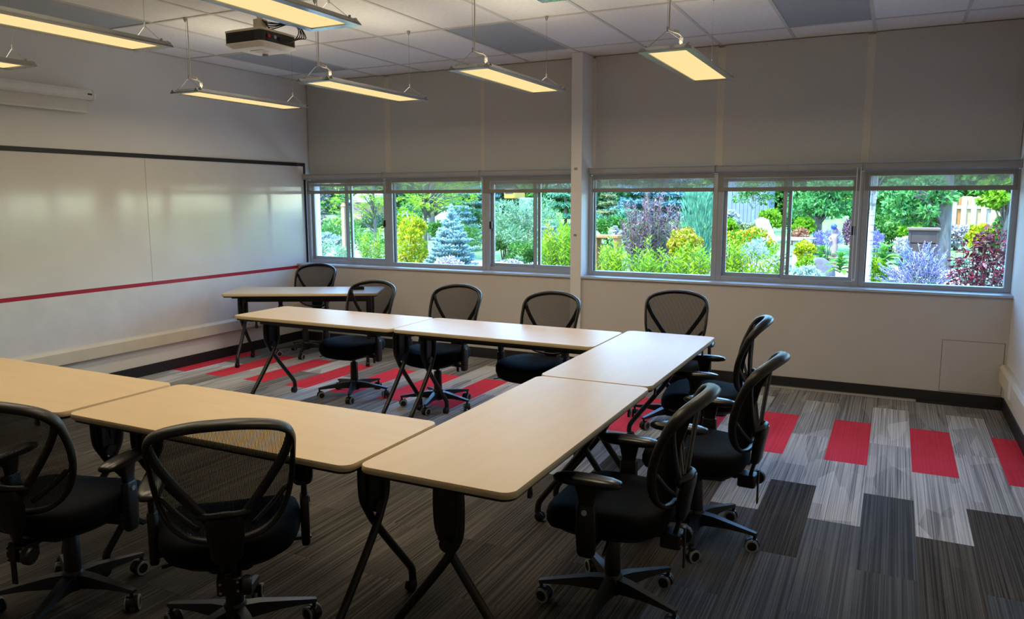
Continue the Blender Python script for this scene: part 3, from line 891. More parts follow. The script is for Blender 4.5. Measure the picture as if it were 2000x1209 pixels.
LM = {}
def lm(k, *a, **kw):
    LM[k] = leafmat('leaf_' + k, *[lin(x) for x in a], **kw)
lm('bright', '#7fb52a', '#a2d13c', '#c4e457')
lm('fresh', '#5f9c2e', '#8fc63f', '#b6dc58')
lm('mid', '#3f7a33', '#5f9c45', '#86bb5c')
lm('dark', '#2e5a34', '#43774a', '#5c9160')
lm('sage', '#7fae7c', '#9cc594', '#bcdcb0')
lm('yellow', '#a9c92c', '#cfdc3a', '#e6dc4a')
lm('spruce', '#a5cfce', '#c0e4e1', '#dcf5f1', trans=.2)
lm('bluespruce', '#5b858c', '#82aeb2', '#b2d6d6', trans=.2)
lm('tanspruce', '#6c7f4c', '#8d9a62', '#b0b585', trans=.15)
lm('juniper', '#5f9f78', '#7fbd92', '#a2d6ae', trans=.2)
lm('purple', '#6b4a58', '#8f6b76', '#bb9da2', trans=.3)
lm('smoke', '#4f434c', '#6b5d66', '#8f8288', trans=.25)
lm('red', '#4d1524', '#6e2233', '#8e3a48', trans=.25)
lm('lav', '#8e84cf', '#a9a2e0', '#c7c3f0', trans=.3)
lm('silver', '#b9d6c4', '#cfe6d6', '#e2f2e2', trans=.3)
lm('white', '#e3dcd0', '#f2eee4', '#ffffff', trans=.3)
lm('pinkish', '#cdbcc2', '#e2d5d8', '#f2eaea', trans=.3)
lm('gold', '#e0a52e', '#f0c23a', '#f5d558', trans=.3)
lm('orange', '#d9a05c', '#e8c872', '#eadf8c', trans=.3)
lm('rust', '#b2714e', '#c98f6c', '#dcae8d', trans=.3)
lm('hosta', '#4f9440', '#74b94f', '#9ed768')
lm('ash', '#4c8f4a', '#6fb862', '#9ad987')

def quads(name, V, material, parent, kind='stuff'):
    """V: (n,4,3) array of leaf corners -> one mesh"""
    n = len(V)
    me = bpy.data.meshes.new(name)
    me.vertices.add(n * 4); me.vertices.foreach_set('co', V.reshape(-1).astype(np.float32))
    me.loops.add(n * 4); me.loops.foreach_set('vertex_index', np.arange(n * 4, dtype=np.int32))
    me.polygons.add(n); me.polygons.foreach_set('loop_start', np.arange(0, n * 4, 4, dtype=np.int32)); me.polygons.foreach_set('loop_total', np.full(n, 4, dtype=np.int32))
    me.materials.append(material); me.update(calc_edges=True)
    o = link(name, me, parent)
    if kind: o['kind'] = kind
    return o

def leaves(C, D, size, aspect, R, flat=.0):
    """leaf quads at centres C pointing along D; a folded diamond with its tip at the far end"""
    n = len(C)
    D = D / (np.linalg.norm(D, axis=1, keepdims=True) + 1e-9)
    A = R.normal(size=(n, 3)); A[:, 2] *= (1 - flat)
    Sd = np.cross(D, A); Sd /= (np.linalg.norm(Sd, axis=1, keepdims=True) + 1e-9)
    if flat:
        Z = np.array([0, 0, 1.0]); S2 = np.cross(D, Z); S2 /= (np.linalg.norm(S2, axis=1, keepdims=True) + 1e-9)
        Sd = Sd * (1 - flat) + S2 * flat
    l = (size * R.uniform(.65, 1.3, n))[:, None]
    w = l * aspect / 2
    V = np.stack([C - D * l * .5, C + Sd * w - D * l * .05, C + D * l * .5, C - Sd * w - D * l * .05], 1)
    return V

def cloud(R, n, blobs, up=.3, hollow=.55):
    """points and outward directions in a set of ellipsoid clumps (cx,cy,cz,rx,ry,rz)"""
    B = np.array(blobs, float)
    wgt = (B[:, 3] * B[:, 4] * B[:, 5]) ** .67; wgt /= wgt.sum()
    idx = R.choice(len(B), n, p=wgt)
    U = R.normal(size=(n, 3)); U /= np.linalg.norm(U, axis=1, keepdims=True)
    rr = (hollow + (1 - hollow) * R.uniform(0, 1, n) ** .6)[:, None]
    C = B[idx, :3] + U * rr * B[idx, 3:]
    D = U + R.normal(size=(n, 3)) * .7; D[:, 2] += up
    return C, D

NPL = [0]
def rng():
    NPL[0] += 1
    return np.random.RandomState(100 + NPL[0])

def place(name, px0, px1, y, label, cat='shrub', group='garden plants'):
    o = empty(name, (at((px0 + px1) / 2, y), y, zg(y)))
    tag(o, label, cat, group)
    w = (at(px1, y) - at(px0, y)) / 2
    return o, w

def ztop(px, py, y):
    return zat(px, py, y) - zg(y)

def stems(R, n, h, w, r, spread=.8):
    b = MB()
    for i in range(n):
        a = R.uniform(0, 6.283); q = R.uniform(.2, 1) * w * spread
        b.tube([(q * .15 * math.cos(a), q * .15 * math.sin(a), -.05), (q * .5 * math.cos(a), q * .5 * math.sin(a), h * .5), (q * math.cos(a), q * math.sin(a), h * R.uniform(.7, .95))], [r, r * .7, r * .3], 5)
    return b

def bush(name, px0, px1, py0, py1, y, leaf, n, size, label, aspect=.45, lumps=14, up=.3, depth=.8, cat='shrub', flowers=None, group='garden plants', stemmat=None, flat=.0):
    R = rng()
    o, w = place(name, px0, px1, y, label, cat, group)
    zt = ztop((px0 + px1) / 2, py0, y); zb = max(ztop((px0 + px1) / 2, py1, y) - .12, -.0)
    zc, rz = (zt + zb) / 2, (zt - zb) / 2
    blobs = [(0, 0, zc, w * .78, w * depth * .78, rz * .85)]
    for i in range(lumps):
        a = R.uniform(0, 6.283); e = R.uniform(-.7, .95)
        c = math.sqrt(1 - e * e) if abs(e) < 1 else 0
        s = R.uniform(.22, .42)
        blobs.append((math.cos(a) * c * w * .72, math.sin(a) * c * w * depth * .72, zc + e * rz * .72, w * s, w * s, min(rz, w) * s))
    C, D = cloud(R, n, blobs, up)
    C[:, 2] = np.maximum(C[:, 2], .02)
    quads('foliage', leaves(C, D, size, aspect, R, flat), LM[leaf], o)
    stems(R, 7, zc, w, .012, .6).build('stems', stemmat or M_twig, o, 'all')
    if flowers:
        fm, fn, fs, top = flowers
        C, D = cloud(R, fn, blobs, .5, .97)
        keep = C[:, 2] > zb + (zt - zb) * top
        C, D = C[keep], D[keep]
        if len(C):
            V = np.concatenate([leaves(C, R.normal(size=C.shape), fs, .9, R), leaves(C, R.normal(size=C.shape), fs, .9, R)])
            quads('flowers', V, LM[fm], o)
    return o

def shoots(name, px0, px1, py0, py1, y, leaf, n, size, label, aspect=.4, lean=.25, cat='shrub', tips=None, density=.032):
    """upright leafy shoots from a common base"""
    R = rng()
    o, w = place(name, px0, px1, y, label, cat)
    zt = ztop((px0 + px1) / 2, py0, y)
    CC, DD = [], []
    b = MB(); TC = []
    for i in range(n):
        a = R.uniform(0, 6.283); q = math.sqrt(R.uniform(0, 1)) * w
        h = zt * R.uniform(.62, 1.0) * (1 - .25 * (q / w) ** 2)
        p0 = np.array([q * .6 * math.cos(a), q * .6 * math.sin(a) * .7, 0]); p2 = np.array([q * math.cos(a) + R.normal() * lean * .1, q * math.sin(a) * .7, h])
        p1 = (p0 + p2) / 2 + np.array([R.normal() * .03, R.normal() * .03, .04])
        b.tube([p0, p1, p2], [.006, .005, .002], 4)
        m = max(4, int(h / density))
        t = np.linspace(.12, 1, m)[:, None]
        P = (1 - t) ** 2 * p0 + 2 * t * (1 - t) * p1 + t * t * p2
        for k in range(m):
            for s_ in (0, 1):
                q2 = k * 1.57 + s_ * math.pi + R.normal() * .3
                d = np.array([math.cos(q2), math.sin(q2), .75])
                CC.append(P[k] + d * size * .5); DD.append(d)
        TC.append(p2)
    b.build('stems', M_stem, o, 'all')
    quads('foliage', leaves(np.array(CC), np.array(DD), size, aspect, R, .4), LM[leaf], o)
    if tips:
        fm, fs, frac = tips
        T = np.array([p for p in TC if R.uniform() < frac])
        T = np.repeat(T, 14, 0) + R.normal(size=(len(T) * 14, 3)) * fs * .9
        quads('flowers', leaves(T, R.normal(size=T.shape), fs, .8, R), LM[fm], o)
    return o

def tree(name, pxt, y, px0, px1, pylow, leaf, n, size, label, trunk=.06, h=4.2, aspect=.42, bark=None, feather=False, pyc=372, droop=-.15, seed=None, lean=0, clumps=26, low=.75):
    R = rng()
    o = empty(name, (at(pxt, y), y, zg(y)))
    tag(o, label, 'tree', 'garden trees')
    g = zg(y)
    x0, x1 = at(px0, y) - at(pxt, y), at(px1, y) - at(pxt, y)
    zl = zat(pxt, pylow, y) - g
    cx, w = (x0 + x1) / 2, (x1 - x0) / 2
    m = bark or M_bark
    MB().tube(smoothpath([(0, 0, -.1), (lean * .3, .02, h * .25), (lean * .6 + .03, -.03, h * .5), (lean, 0, h * .85)], 4), [trunk * (1.1 - .7 * i / 12) for i in range(13)], 9).build('trunk', m, o, 'all')
    br = MB()
    blobs = []
    for i in range(clumps):
        a = R.uniform(0, 6.283); q = math.sqrt(R.uniform(.05, 1))
        e = R.uniform(0, 1) ** 1.3
        z = zl + .22 + e * (h - zl)
        if i < clumps * .62:
            z = zl + w * .12 + R.uniform(0, low); e = (z - zl) / (h - zl)
        k = math.sqrt(max(.15, 1 - e * e * .8))
        bx, by = cx + math.cos(a) * q * w * .85 * k, math.sin(a) * q * w * .8 * k
        s = w * R.uniform(.22, .4)
        blobs.append((bx, by, z, s, s, s * (.35 if feather else .6)))
        br.tube([(lean * .5, 0, min(z * .7, h * .8)), (bx * .5, by * .5, z * .88 + .08), (bx, by, z)], [trunk * .35, trunk * .22, trunk * .08], 5)
    br.build('branches', m, o, 'all')
    if feather:
        k = n // 18
        C0, D0 = cloud(R, k, blobs, droop, .5)
        D0[:, 2] = D0[:, 2] * .35 - .12
        D0 /= np.linalg.norm(D0, axis=1, keepdims=True)
        S0 = np.cross(D0, np.array([0, 0, 1.0])); S0 /= (np.linalg.norm(S0, axis=1, keepdims=True) + 1e-9)
        CC, DD = [], []
        for j in range(9):
            t = (j / 8 - .1) * size * 4.5
            for sd in (-1, 1):
                c = C0 + D0 * t + S0 * sd * size * .45; c[:, 2] -= .4 * max(0, t) ** 2
                CC.append(c); DD.append(S0 * sd + D0 * .5)
        quads('foliage', leaves(np.concatenate(CC), np.concatenate(DD), size, aspect, R, .5), LM[leaf], o)
    else:
        C, D = cloud(R, n, blobs, droop, .45)
        quads('foliage', leaves(C, D, size, aspect, R), LM[leaf], o)
    return o

def conifer(name, pxc, y, px0, px1, pytop, leaf, label, n_whorl=9, per=9, needle=.035, finger=.016, tip_up=.25, h=None, zb=.06, fat=1.0, dens=26, cat='tree', group='garden trees', conc=.85, jit=.0):
    R = rng()
    o = empty(name, (at(pxc, y), y, zg(y)))
    tag(o, label, cat, group)
    w = (at(px1, y) - at(px0, y)) / 2
    H = h or ztop(pxc, pytop, y)
    MB().tube([(0, 0, -.05), (0, 0, H * .6), (0, 0, H * .99)], [w * .06 + .01, w * .04 + .006, .004], 7).build('trunk', M_bark, o, 'all')
    CC, DD = [], []
    br = MB()
    def finger_of(p0, p1, r):
        L_ = np.linalg.norm(p1 - p0); m = max(4, int(dens * L_ / .2))
        t = R.uniform(.15, 1.03, m)[:, None]
        c = p0 + (p1 - p0) * t
        d = R.normal(size=(m, 3)); ax = (p1 - p0) / L_
        d -= (d @ ax)[:, None] * ax; d /= np.linalg.norm(d, axis=1, keepdims=True)
        CC.append(c + d * r * .8); DD.append(d + ax * .75)
        br.tube([p0, p0 + (p1 - p0) * .6 + np.array([0, 0, -.0]), p1], [r * .7, r * .75, r * .3], 6)
    for i in range(n_whorl):
        t = i / (n_whorl - 1)
        z = zb * H + (H * .93 - zb * H) * t
        L_ = w * (1 - t) ** conc * 1.0 + w * .08
        cnt = max(4, int(per * (1 - .45 * t)))
        for k in range(cnt):
            a = 6.283 * (k + R.uniform(-.25, .25)) / cnt + i * .7
            l = L_ * R.uniform(.82, 1.08)
            d = np.array([math.cos(a), math.sin(a), tip_up + .5 * t + R.normal() * .05])
            p0 = np.array([0, 0, min(z + R.normal() * jit, H * .95)]); p1 = p0 + d * l
            finger_of(p0 + d * l * .1, p1, finger * fat)
            ns = int(3 + 5 * (1 - t))
            for j in range(ns):
                u = .3 + .65 * j / ns
                sd = 1 if j % 2 else -1
                q = np.array([-math.sin(a) * sd, math.cos(a) * sd, tip_up * .4])
                b0 = p0 + d * l * u
                b1 = b0 + (d * .8 + q * .75) * l * (1 - u) * .75 + np.array([0, 0, .01])
                if np.linalg.norm(b1 - b0) > .03:
                    finger_of(b0, b1, finger * fat * .9)
    finger_of(np.array([0, 0, H * .86]), np.array([0, 0, H * 1.0]), finger * fat)
    bo = br.build('branches', LM[leaf], o, 'all'); bo['kind'] = 'stuff'
    quads('needles', leaves(np.concatenate(CC), np.concatenate(DD), needle, .16, R), LM[leaf], o)
    return o

# ground: lawn, beds and pale paths, plus an added light-bouncing strip
gm = MB()
ys = [7.3, 9, 11, 13, 15, 17, 20, 24, 28, 32, 45, 70]
xs = [-70, -40, -25, -15, -8, -3, 2, 8, 16, 30]
gm.add([(x, y, zg(y) - .01) for y in ys for x in xs], [(j * len(xs) + i, j * len(xs) + i + 1, (j + 1) * len(xs) + i + 1, (j + 1) * len(xs) + i) for j in range(len(ys) - 1) for i in range(len(xs) - 1)])
ground = struct(gm.build('ground', M_lawn))
def patch(name, px0, px1, y0, y1, m, dz):
    v = []; n = 10
    for j in range(n + 1):
        y = y0 + (y1 - y0) * j / n
        for q in (px0, px1):
            v.append((at(q, y) + .25 * math.sin(y * 2.1 + q), y, zg(y) + dz))
    return MB().add(v, [(2 * j, 2 * j + 1, 2 * j + 3, 2 * j + 2) for j in range(n)]).build(name, m, ground)
patch('gravel_patch', 520, 2300, 7.35, 9.4, mat('bounce_gravel', _lin('#d8d4cc'), .95, col2=_lin('#bdb8b0'), nscale=60, bump=.5, bscale=120), .008)  # unseen pale strip added below the sill line to bounce sunlight onto the ceiling
patch('mulch_bed', 1400, 2100, 7.4, 16.5, M_mulch, .004)
patch('mulch_bed', 1120, 1400, 7.4, 12.0, M_mulch, .004)
patch('mulch_bed', 560, 1110, 7.4, 11.3, M_mulch, .004)
patch('gravel_patch', 560, 720, 14.0, 19.0, M_gravel, .006)
patch('gravel_patch', 1480, 1640, 12.2, 17.0, M_gravel, .010)
patch('gravel_patch', 830, 1110, 13.8, 15.2, M_gravel, .006)

# far backdrop of trees and buildings
bk = [(575, 31, 'dark'), (650, 38, 'mid'), (735, 31, 'dark'), (815, 38, 'mid'), (905, 31, 'dark'), (1000, 38, 'dark'), (1085, 31, 'mid'), (1180, 38, 'dark'), (1275, 31, 'dark'), (1370, 38, 'mid'), (1530, 31, 'mid'), (1620, 38, 'dark'), (1720, 31, 'mid'), (1810, 38, 'dark'), (1900, 31, 'mid'), (2010, 38, 'dark')]
names_bk = ['beyond the leftmost pane', 'behind the locust trunk', 'behind the first wide frame', 'behind the yellow flowering shrub', 'behind the small blue spruce', 'behind the sage willow, left side', 'behind the sage willow, right side', 'behind the tan spruce', 'behind the purple shrub', 'behind the upright juniper', 'behind the round bush', 'behind the garden figure', 'behind the near birch trunk', 'behind the thick trunk', 'left behind the cedar fence', 'at the far right behind the fence']
for (px, y, lf), t in zip(bk, names_bk):
    tree('background_tree', px, y, px - 70, px + 70, 440, lf, 7000, .30, 'distant leafy tree ' + t, trunk=.12, h=3.4, aspect=.6, clumps=70, low=2.0)

sh = empty('grey_shed', (at(1455, 27.5), 27.5, zg(27.5)))
tag(sh, 'plain grey outbuilding seen past the white birch sapling', 'building')
M_shed = mat('grey_siding', lin('#8f96a6'), .8, col2=lin('#858c9c'), nscale=3)
w = at(1500, 27.5) - at(1408, 27.5)
MB().box(-w / 2, w / 2, 0, 1.4, -.2, 2.6).build('wall', M_shed, sh)
for k in range(12):
    MB().box(-w / 2 + (k + .5) * w / 12 - .02, -w / 2 + (k + .5) * w / 12 + .02, -.02, 0, -.2, 2.6).build('batten', M_shed, sh)
MB().loft([[(x, -.3, 2.55), (x, 1.6, 2.55), (x, .7, 3.1)] for x in (-w / 2 - .2, w / 2 + .2)]).build('roof', mat('shed_roof', lin('#5a5d66'), .8), sh)
hs = empty('white_house', (at(708, 27), 27, zg(27)))
tag(hs, 'low white house with red base glimpsed behind the locust tree', 'building')
MB().box(-.55, .55, 0, 1.2, -.3, .85).build('wall', mat('red_wall', lin('#c98b7c'), .8), hs)
MB().loft([[(x, -.2, .8), (x, 1.4, .8), (x, .6, 1.2)] for x in (-.7, .7)]).build('roof', M_white, hs)
h2 = empty('pink_house', (at(862, 26), 26, zg(26)))
tag(h2, 'low pinkish wall glimpsed behind the small blue spruce', 'building')
MB().box(-.6, .6, 0, 1, -.3, .62).build('wall', mat('pink_wall', lin('#d9b3b0'), .8), h2)
MB().box(-.65, .65, -.05, 1.05, .62, .7).build('wall_cap', M_white, h2)
yv = empty('yellow_digger', (at(1003, 22), 22, zg(22)))
tag(yv, 'yellow machine peeking over the sage willow', 'vehicle')
M_yel = mat('machine_yellow', lin('#f0b52a'), .5)
MB().box(-.2, .18, -.3, .5, 1.12, 1.42, .04).build('cab', M_yel, yv)
MB().box(-.15, .13, -.31, -.29, 1.27, 1.38, .005).build('cab_window', M_projdk, yv)
MB().box(-.06, .06, .0, .12, .45, 1.14, .01).build('mast', M_projdk, yv)
MB().box(.27, .75, -.2, .6, .5, 1.15, .05).build('engine_cover', mat('machine_grey', lin('#8d93a5'), .5), yv)
MB().box(-.4, .8, -.25, .6, .0, .5, .1).build('track', M_projdk, yv)

# cedar fence on the right, boards one by one
fx0, fx1, fy = at(1840, 23), at(2040, 23), 23
fn = empty('cedar_fence', (fx0, fy, zg(fy) - .1))
tag(fn, 'cedar board fence at the far right of the garden', 'fence')
bw = .135
k = 0; x = 0
bm = [MB().box(0, bw - .012, 0, .022, 0, 1.22).mesh('fence_board', M_cedar), MB().box(0, bw - .012, 0, .022, 0, 1.20).mesh('fence_board', M_cedar2), MB().box(0, bw - .012, 0, .022, 0, 1.21).mesh('fence_board', M_orange)]
while x < fx1 - fx0:
    j = 2 if k % 11 == 3 else (k * 5 + 1) % 2
    link('fence_board', bm[0 if k % 3 else 1] if j != 2 else bm[2], fn, (x, .03 if k % 2 else -.03, 0))
    x += bw * .82; k += 1
for z in (.25, .9):
    MB().box(0, fx1 - fx0, -.008, .03, z, z + .09).build('fence_rail', M_cedar2, fn)

# trees and conifers
tree('purple_leaf_tree', 590, 16.8, 560, 640, 462, 'smoke', 1900, .085, 'dark purple-leaved tree at the left edge of the first window', trunk=.05, h=2.8, aspect=.6)
tree('locust_tree', 731, 14, 628, 768, 440, 'bright', 7500, .05, 'bright feathery locust tree with slim grey trunk in the first window', trunk=.05, h=2.9, feather=True, lean=-.05, clumps=30)
tree('locust_tree', 829, 15.2, 776, 940, 412, 'bright', 8500, .052, 'bright feathery locust tree above the yellow flowering shrub', trunk=.05, h=3.0, feather=True, clumps=30)
tree('shade_tree', 842, 19.4, 790, 905, 418, 'mid', 1500, .09, 'green tree behind the second locust, short trunk showing', trunk=.11, h=3.0)
conifer('blue_spruce', 925, 24, 880, 975, 300, 'bluespruce', 'blue-green spruce high behind the sage willow and small spruce', 10, 9, .12, .03, .02, h=3.0, zb=.2)
conifer('dark_pine', 910, 17, 880, 945, 402, 'bluespruce', 'low dark pine right behind the small blue spruce', 6, 9, .09, .03, .3)
conifer('dark_spruce', 1105, 17, 1060, 1150, 300, 'juniper', 'green spruce close to the left of the white post', 10, 9, .12, .032, .02, h=2.9, zb=.22)
conifer('tan_spruce', 1188, 16, 1162, 1216, 340, 'tanspruce', 'tan-green spruce at the left edge of the fourth window', 13, 9, .09, .035, -.05, h=2.6, zb=.12)
conifer('blue_spruce', 1300, 20, 1190, 1410, 200, 'bluespruce', 'broad blue spruce filling the back of the fourth window', 11, 12, .14, .05, -.02, h=3.8, zb=.08)
tree('birch_sapling', 1472, 24, 1425, 1535, 402, 'mid', 1500, .11, 'slim white birch sapling before the grey outbuilding', trunk=.04, h=3.0, bark=M_birch)
tree('ash_tree', 1842, 16.5, 1700, 1872, 444, 'ash', 4200, .12, 'broad leafy tree with thick trunk in front of the cedar fence', trunk=.20, h=3.2, aspect=.42, clumps=34)
tree('ash_tree', 1600, 18.5, 1540, 1690, 428, 'ash', 3400, .12, 'broad leafy tree drooping behind the garden figure', trunk=.10, h=3.1, aspect=.42, clumps=30)
tree('maple_tree', 1966, 13.5, 1905, 2030, 408, 'fresh', 2200, .10, 'light green maple in the upper right corner of the last window', trunk=.035, h=2.8, aspect=.55, clumps=26)
tree('birch_tree', 1704, 9.6, 1640, 1760, 345, 'fresh', 1500, .08, 'pale mottled birch trunk close behind the last window', trunk=.036, h=4.0, bark=M_birch, clumps=20)

# shrubs, left to right
bush('willow_shrub', 612, 686, 466, 540, 10.2, 'sage', 2600, .06, 'pale fine-leaved willow shrub at the bottom of the first pane', .22, flat=0)
shoots('dogwood_shrub', 688, 760, 440, 540, 10.6, 'fresh', 34, .06, 'light green leafy shrub at the bottom right of the first window', tips=('yellow', .03, .3))
bush('hedge_shrub', 640, 770, 455, 500, 16, 'mid', 1800, .08, 'mid green shrub under the first locust tree')
bush('flowering_shrub', 768, 834, 410, 530, 10.8, 'yellow', 3200, .055, 'yellow-green flowering shrub beside the small blue spruce', .5, flowers=('gold', 160, .035, .0))
bush('hydrangea_shrub', 770, 818, 405, 450, 12.6, 'bright', 1200, .06, 'lime hydrangea peeking above the yellow flowering shrub', .55, flowers=('white', 60, .05, .5))
conifer('small_blue_spruce', 880, 12.0, 830, 931, 398, 'spruce', 'small powder-blue spruce in the second window', 13, 12, .04, .024, .34, zb=.04, fat=1.1, dens=34, conc=1.15, jit=.03)
bush('spreading_juniper', 850, 945, 432, 485, 15, 'mid', 2600, .09, 'spreading green juniper behind the small blue spruce', .18, up=.6)
bush('ground_cover', 838, 905, 500, 530, 10.2, 'pinkish', 900, .05, 'pale pink ground cover before the small blue spruce', .7, cat='plant')
bush('sage_willow', 952, 1100, 376, 490, 13.2, 'sage', 7000, .07, 'big rounded grey-green willow shrub in the third window', .28, lumps=22)
bush('box_shrub', 984, 1048, 462, 540, 10.6, 'mid', 2800, .05, 'mid green shrub at the bottom of the third window', .35)
bush('ground_cover', 955, 1050, 508, 535, 9.7, 'pinkish', 1100, .05, 'pale pink ground cover along the sill of the third window', .6, cat='plant')
bush('rust_ground_cover', 955, 1010, 452, 480, 15.5, 'rust', 700, .06, 'rust-coloured ground cover beneath the sage willow', .6, cat='plant')
shoots('forsythia_shrub', 1050, 1132, 412, 560, 9.8, 'bright', 46, .075, 'bright yellow-green shrub close to the left of the white post', tips=('orange', .03, .12))
bn = empty('garden_bin', (at(1070, 13.0), 12.0, zg(12)))
bn.location = (at(1071, 11.6), 11.6, zg(11.6)); tag(bn, 'dark slate bin half hidden by the bright shrub at the white post', 'bin')
MB().loft([[(x * k, y * k, z) for x, y in rrect(.2, .2, .03, 3)] for k, z in ((.8, 0), (1, .88))]).build('body', mat('slate_plastic', lin('#4c5564'), .5), bn)
MB().prism(rrect(.22, .22, .03, 3), .88, .92, .01).build('lid', mat('slate_lid', lin('#5c6674'), .5), bn)

bush('green_shrub', 1165, 1230, 420, 460, 14.6, 'mid', 1400, .07, 'green shrub at the foot of the tan spruce')
shoots('ninebark_shrub', 1206, 1348, 366, 510, 12.2, 'purple', 84, .06, 'tall purple-leaved ninebark in the middle of the fourth window', .55, density=.034)
bush('white_hydrangea', 1189, 1214, 437, 470, 13.6, 'white', 700, .05, 'round white hydrangea left of the purple ninebark', .8)
R_ = rng()
ju, jw = place('upright_juniper', 1332, 1398, 14.5, 'feathery upright juniper in the right of the fourth window')
zt = ztop(1365, 372, 14.5)
n_ = 2600
a_ = R_.uniform(0, 6.283, n_); q_ = np.sqrt(R_.uniform(0, 1, n_)); t_ = R_.uniform(.05, 1, n_)
rad_ = jw * (.55 + .5 * np.sin(t_ * 2.6)) * q_
C_ = np.stack([np.cos(a_) * rad_, np.sin(a_) * rad_, t_ * zt], 1)
D_ = np.stack([np.cos(a_) * .35 * q_, np.sin(a_) * .35 * q_, np.ones(n_)], 1) + R_.normal(size=(n_, 3)) * .12
quads('foliage', leaves(C_, D_, .17, .10, R_), LM['juniper'], ju)
MB().tube([(0, 0, -.05), (0, 0, zt * .8)], [.03, .008], 6).build('stem', M_twig, ju)
bush('spirea_shrub', 1305, 1374, 443, 500, 11.4, 'yellow', 2000, .05, 'lime and orange flowering spirea below the upright juniper', .5, flowers=('orange', 500, .045, .45))
shoots('leafy_shrub', 1160, 1235, 462, 560, 9.7, 'bright', 40, .07, 'bright green leafy shrub at the bottom left of the fourth window')
shoots('leafy_shrub', 1228, 1318, 474, 560, 9.5, 'fresh', 42, .07, 'green leafy shrub at the bottom middle of the fourth window')
shoots('leafy_shrub', 1302, 1402, 466, 565, 9.3, 'bright', 52, .07, 'bright green leafy shrub at the bottom right of the fourth window')
shoots('tall_shoot', 1262, 1282, 448, 560, 9.9, 'bright', 6, .07, 'tall leafy shoot rising before the purple ninebark')
shoots('tall_shoot', 1182, 1200, 420, 560, 10.0, 'fresh', 5, .06, 'tall leafy shoot rising before the round white hydrangea')
def boulder(px0, px1, py0, py1, y, label, m=None):
    R = rng()
    o, w = place('boulder', px0, px1, y, label, 'boulder', 'garden boulders')
    h = max(.12, ztop((px0 + px1) / 2, py0, y))
    rings = []
    for e in (-.15, .15, .5, .8, .97):
        rr = math.sqrt(1 - max(0, e) ** 2)
        rings.append([(w * rr * math.cos(q) * (1 + .12 * math.sin(3 * q + e * 4)), w * .7 * rr * math.sin(q) * (1 + .1 * math.cos(2 * q + e)), h * e) for q in [6.283 * i / 18 for i in range(18)]])
    MB().loft(rings).build('stone', m or M_stone, o, 'all')
    return o
boulder(625, 662, 482, 500, 12.5, 'white boulder behind the willow shrub', M_white)
be = empty('garden_bench', (at(1188, 13.0), 13.0, zg(13)))
tag(be, 'orange timber bench left of the purple ninebark', 'bench')
zt = ztop(1188, 459, 13)
for k in range(3):
    MB().box(-.22, .24, -.15 + k * .1, -.06 + k * .1, zt - .045, zt, .004).build('seat_slat', M_orange, be)
for s in (-1, 1):
    MB().box(s * .19 - .03, s * .19 + .03, -.13, .13, 0, zt - .045).build('leg', M_orange, be)
pst = empty('timber_post', (at(671, 13.0), 13.0, zg(13)))
tag(pst, 'orange-brown timber post beneath the first locust tree', 'post')
MB().box(-.045, .045, -.045, .045, -.05, 1.22, .006).build('shaft', mat('tan_timber', lin('#c99a72'), .8), pst)
MB().loft([[(-.055, -.055, 1.22), (.055, -.055, 1.22), (.055, .055, 1.22), (-.055, .055, 1.22)], [(-.008, -.008, 1.30), (.008, -.008, 1.30), (.008, .008, 1.30), (-.008, .008, 1.30)]]).build('cap', M_orange, pst)

bush('white_flowering_shrub', 1412, 1448, 408, 446, 19, 'silver', 1100, .08, 'white-flowering shrub before the grey outbuilding', .6, flowers=('white', 300, .09, .3))
bush('round_bush', 1480, 1535, 403, 440, 21, 'fresh', 1800, .09, 'round light green bush right of the birch sapling')
bush('meadow_shrub', 1405, 1530, 432, 470, 17.5, 'tanspruce', 1800, .08, 'low olive meadow planting behind the yellow flowers')
bush('coreopsis_bed', 1405, 1528, 444, 500, 14.2, 'fresh', 2600, .06, 'bed of yellow coreopsis in the fifth window', .4, flowers=('gold', 700, .045, .5), cat='plant')
shoots('leafy_shrub', 1398, 1478, 462, 570, 9.6, 'bright', 44, .07, 'bright green leafy shrub at the bottom left of the fifth window', tips=('white', .025, .1))
shoots('leafy_shrub', 1468, 1548, 492, 570, 9.9, 'fresh', 36, .065, 'light green leafy shrub under the meeting stile of the fifth window', tips=('white', .03, .3))
bush('lavender_clump', 1448, 1510, 462, 500, 12.6, 'silver', 900, .06, 'silvery clump left of the white garden chair', .25, up=.8, cat='plant')
bush('green_shrub', 1548, 1598, 424, 452, 18, 'fresh', 1200, .09, 'light green shrub above the white garden chair')
bush('rose_shrub', 1540, 1590, 440, 476, 16.5, 'rust', 900, .06, 'rust-pink low shrub behind the white garden chair')
bush('barberry_shrub', 1640, 1720, 424, 480, 15.8, 'purple', 2200, .07, 'dark barberry behind the garden figure', .55)
bush('catmint_clump', 1584, 1660, 444, 476, 17.2, 'lav', 1500, .06, 'lavender-blue catmint at the feet of the garden figure', .25, up=.9, cat='plant')
bush('catmint_clump', 1698, 1735, 448, 480, 14.6, 'lav', 800, .06, 'lavender-blue catmint beside the near birch trunk', .25, up=.9, cat='plant')
bush('golden_shrub', 1555, 1600, 468, 505, 13.8, 'yellow', 1000, .06, 'golden low shrub right of the white garden chair')

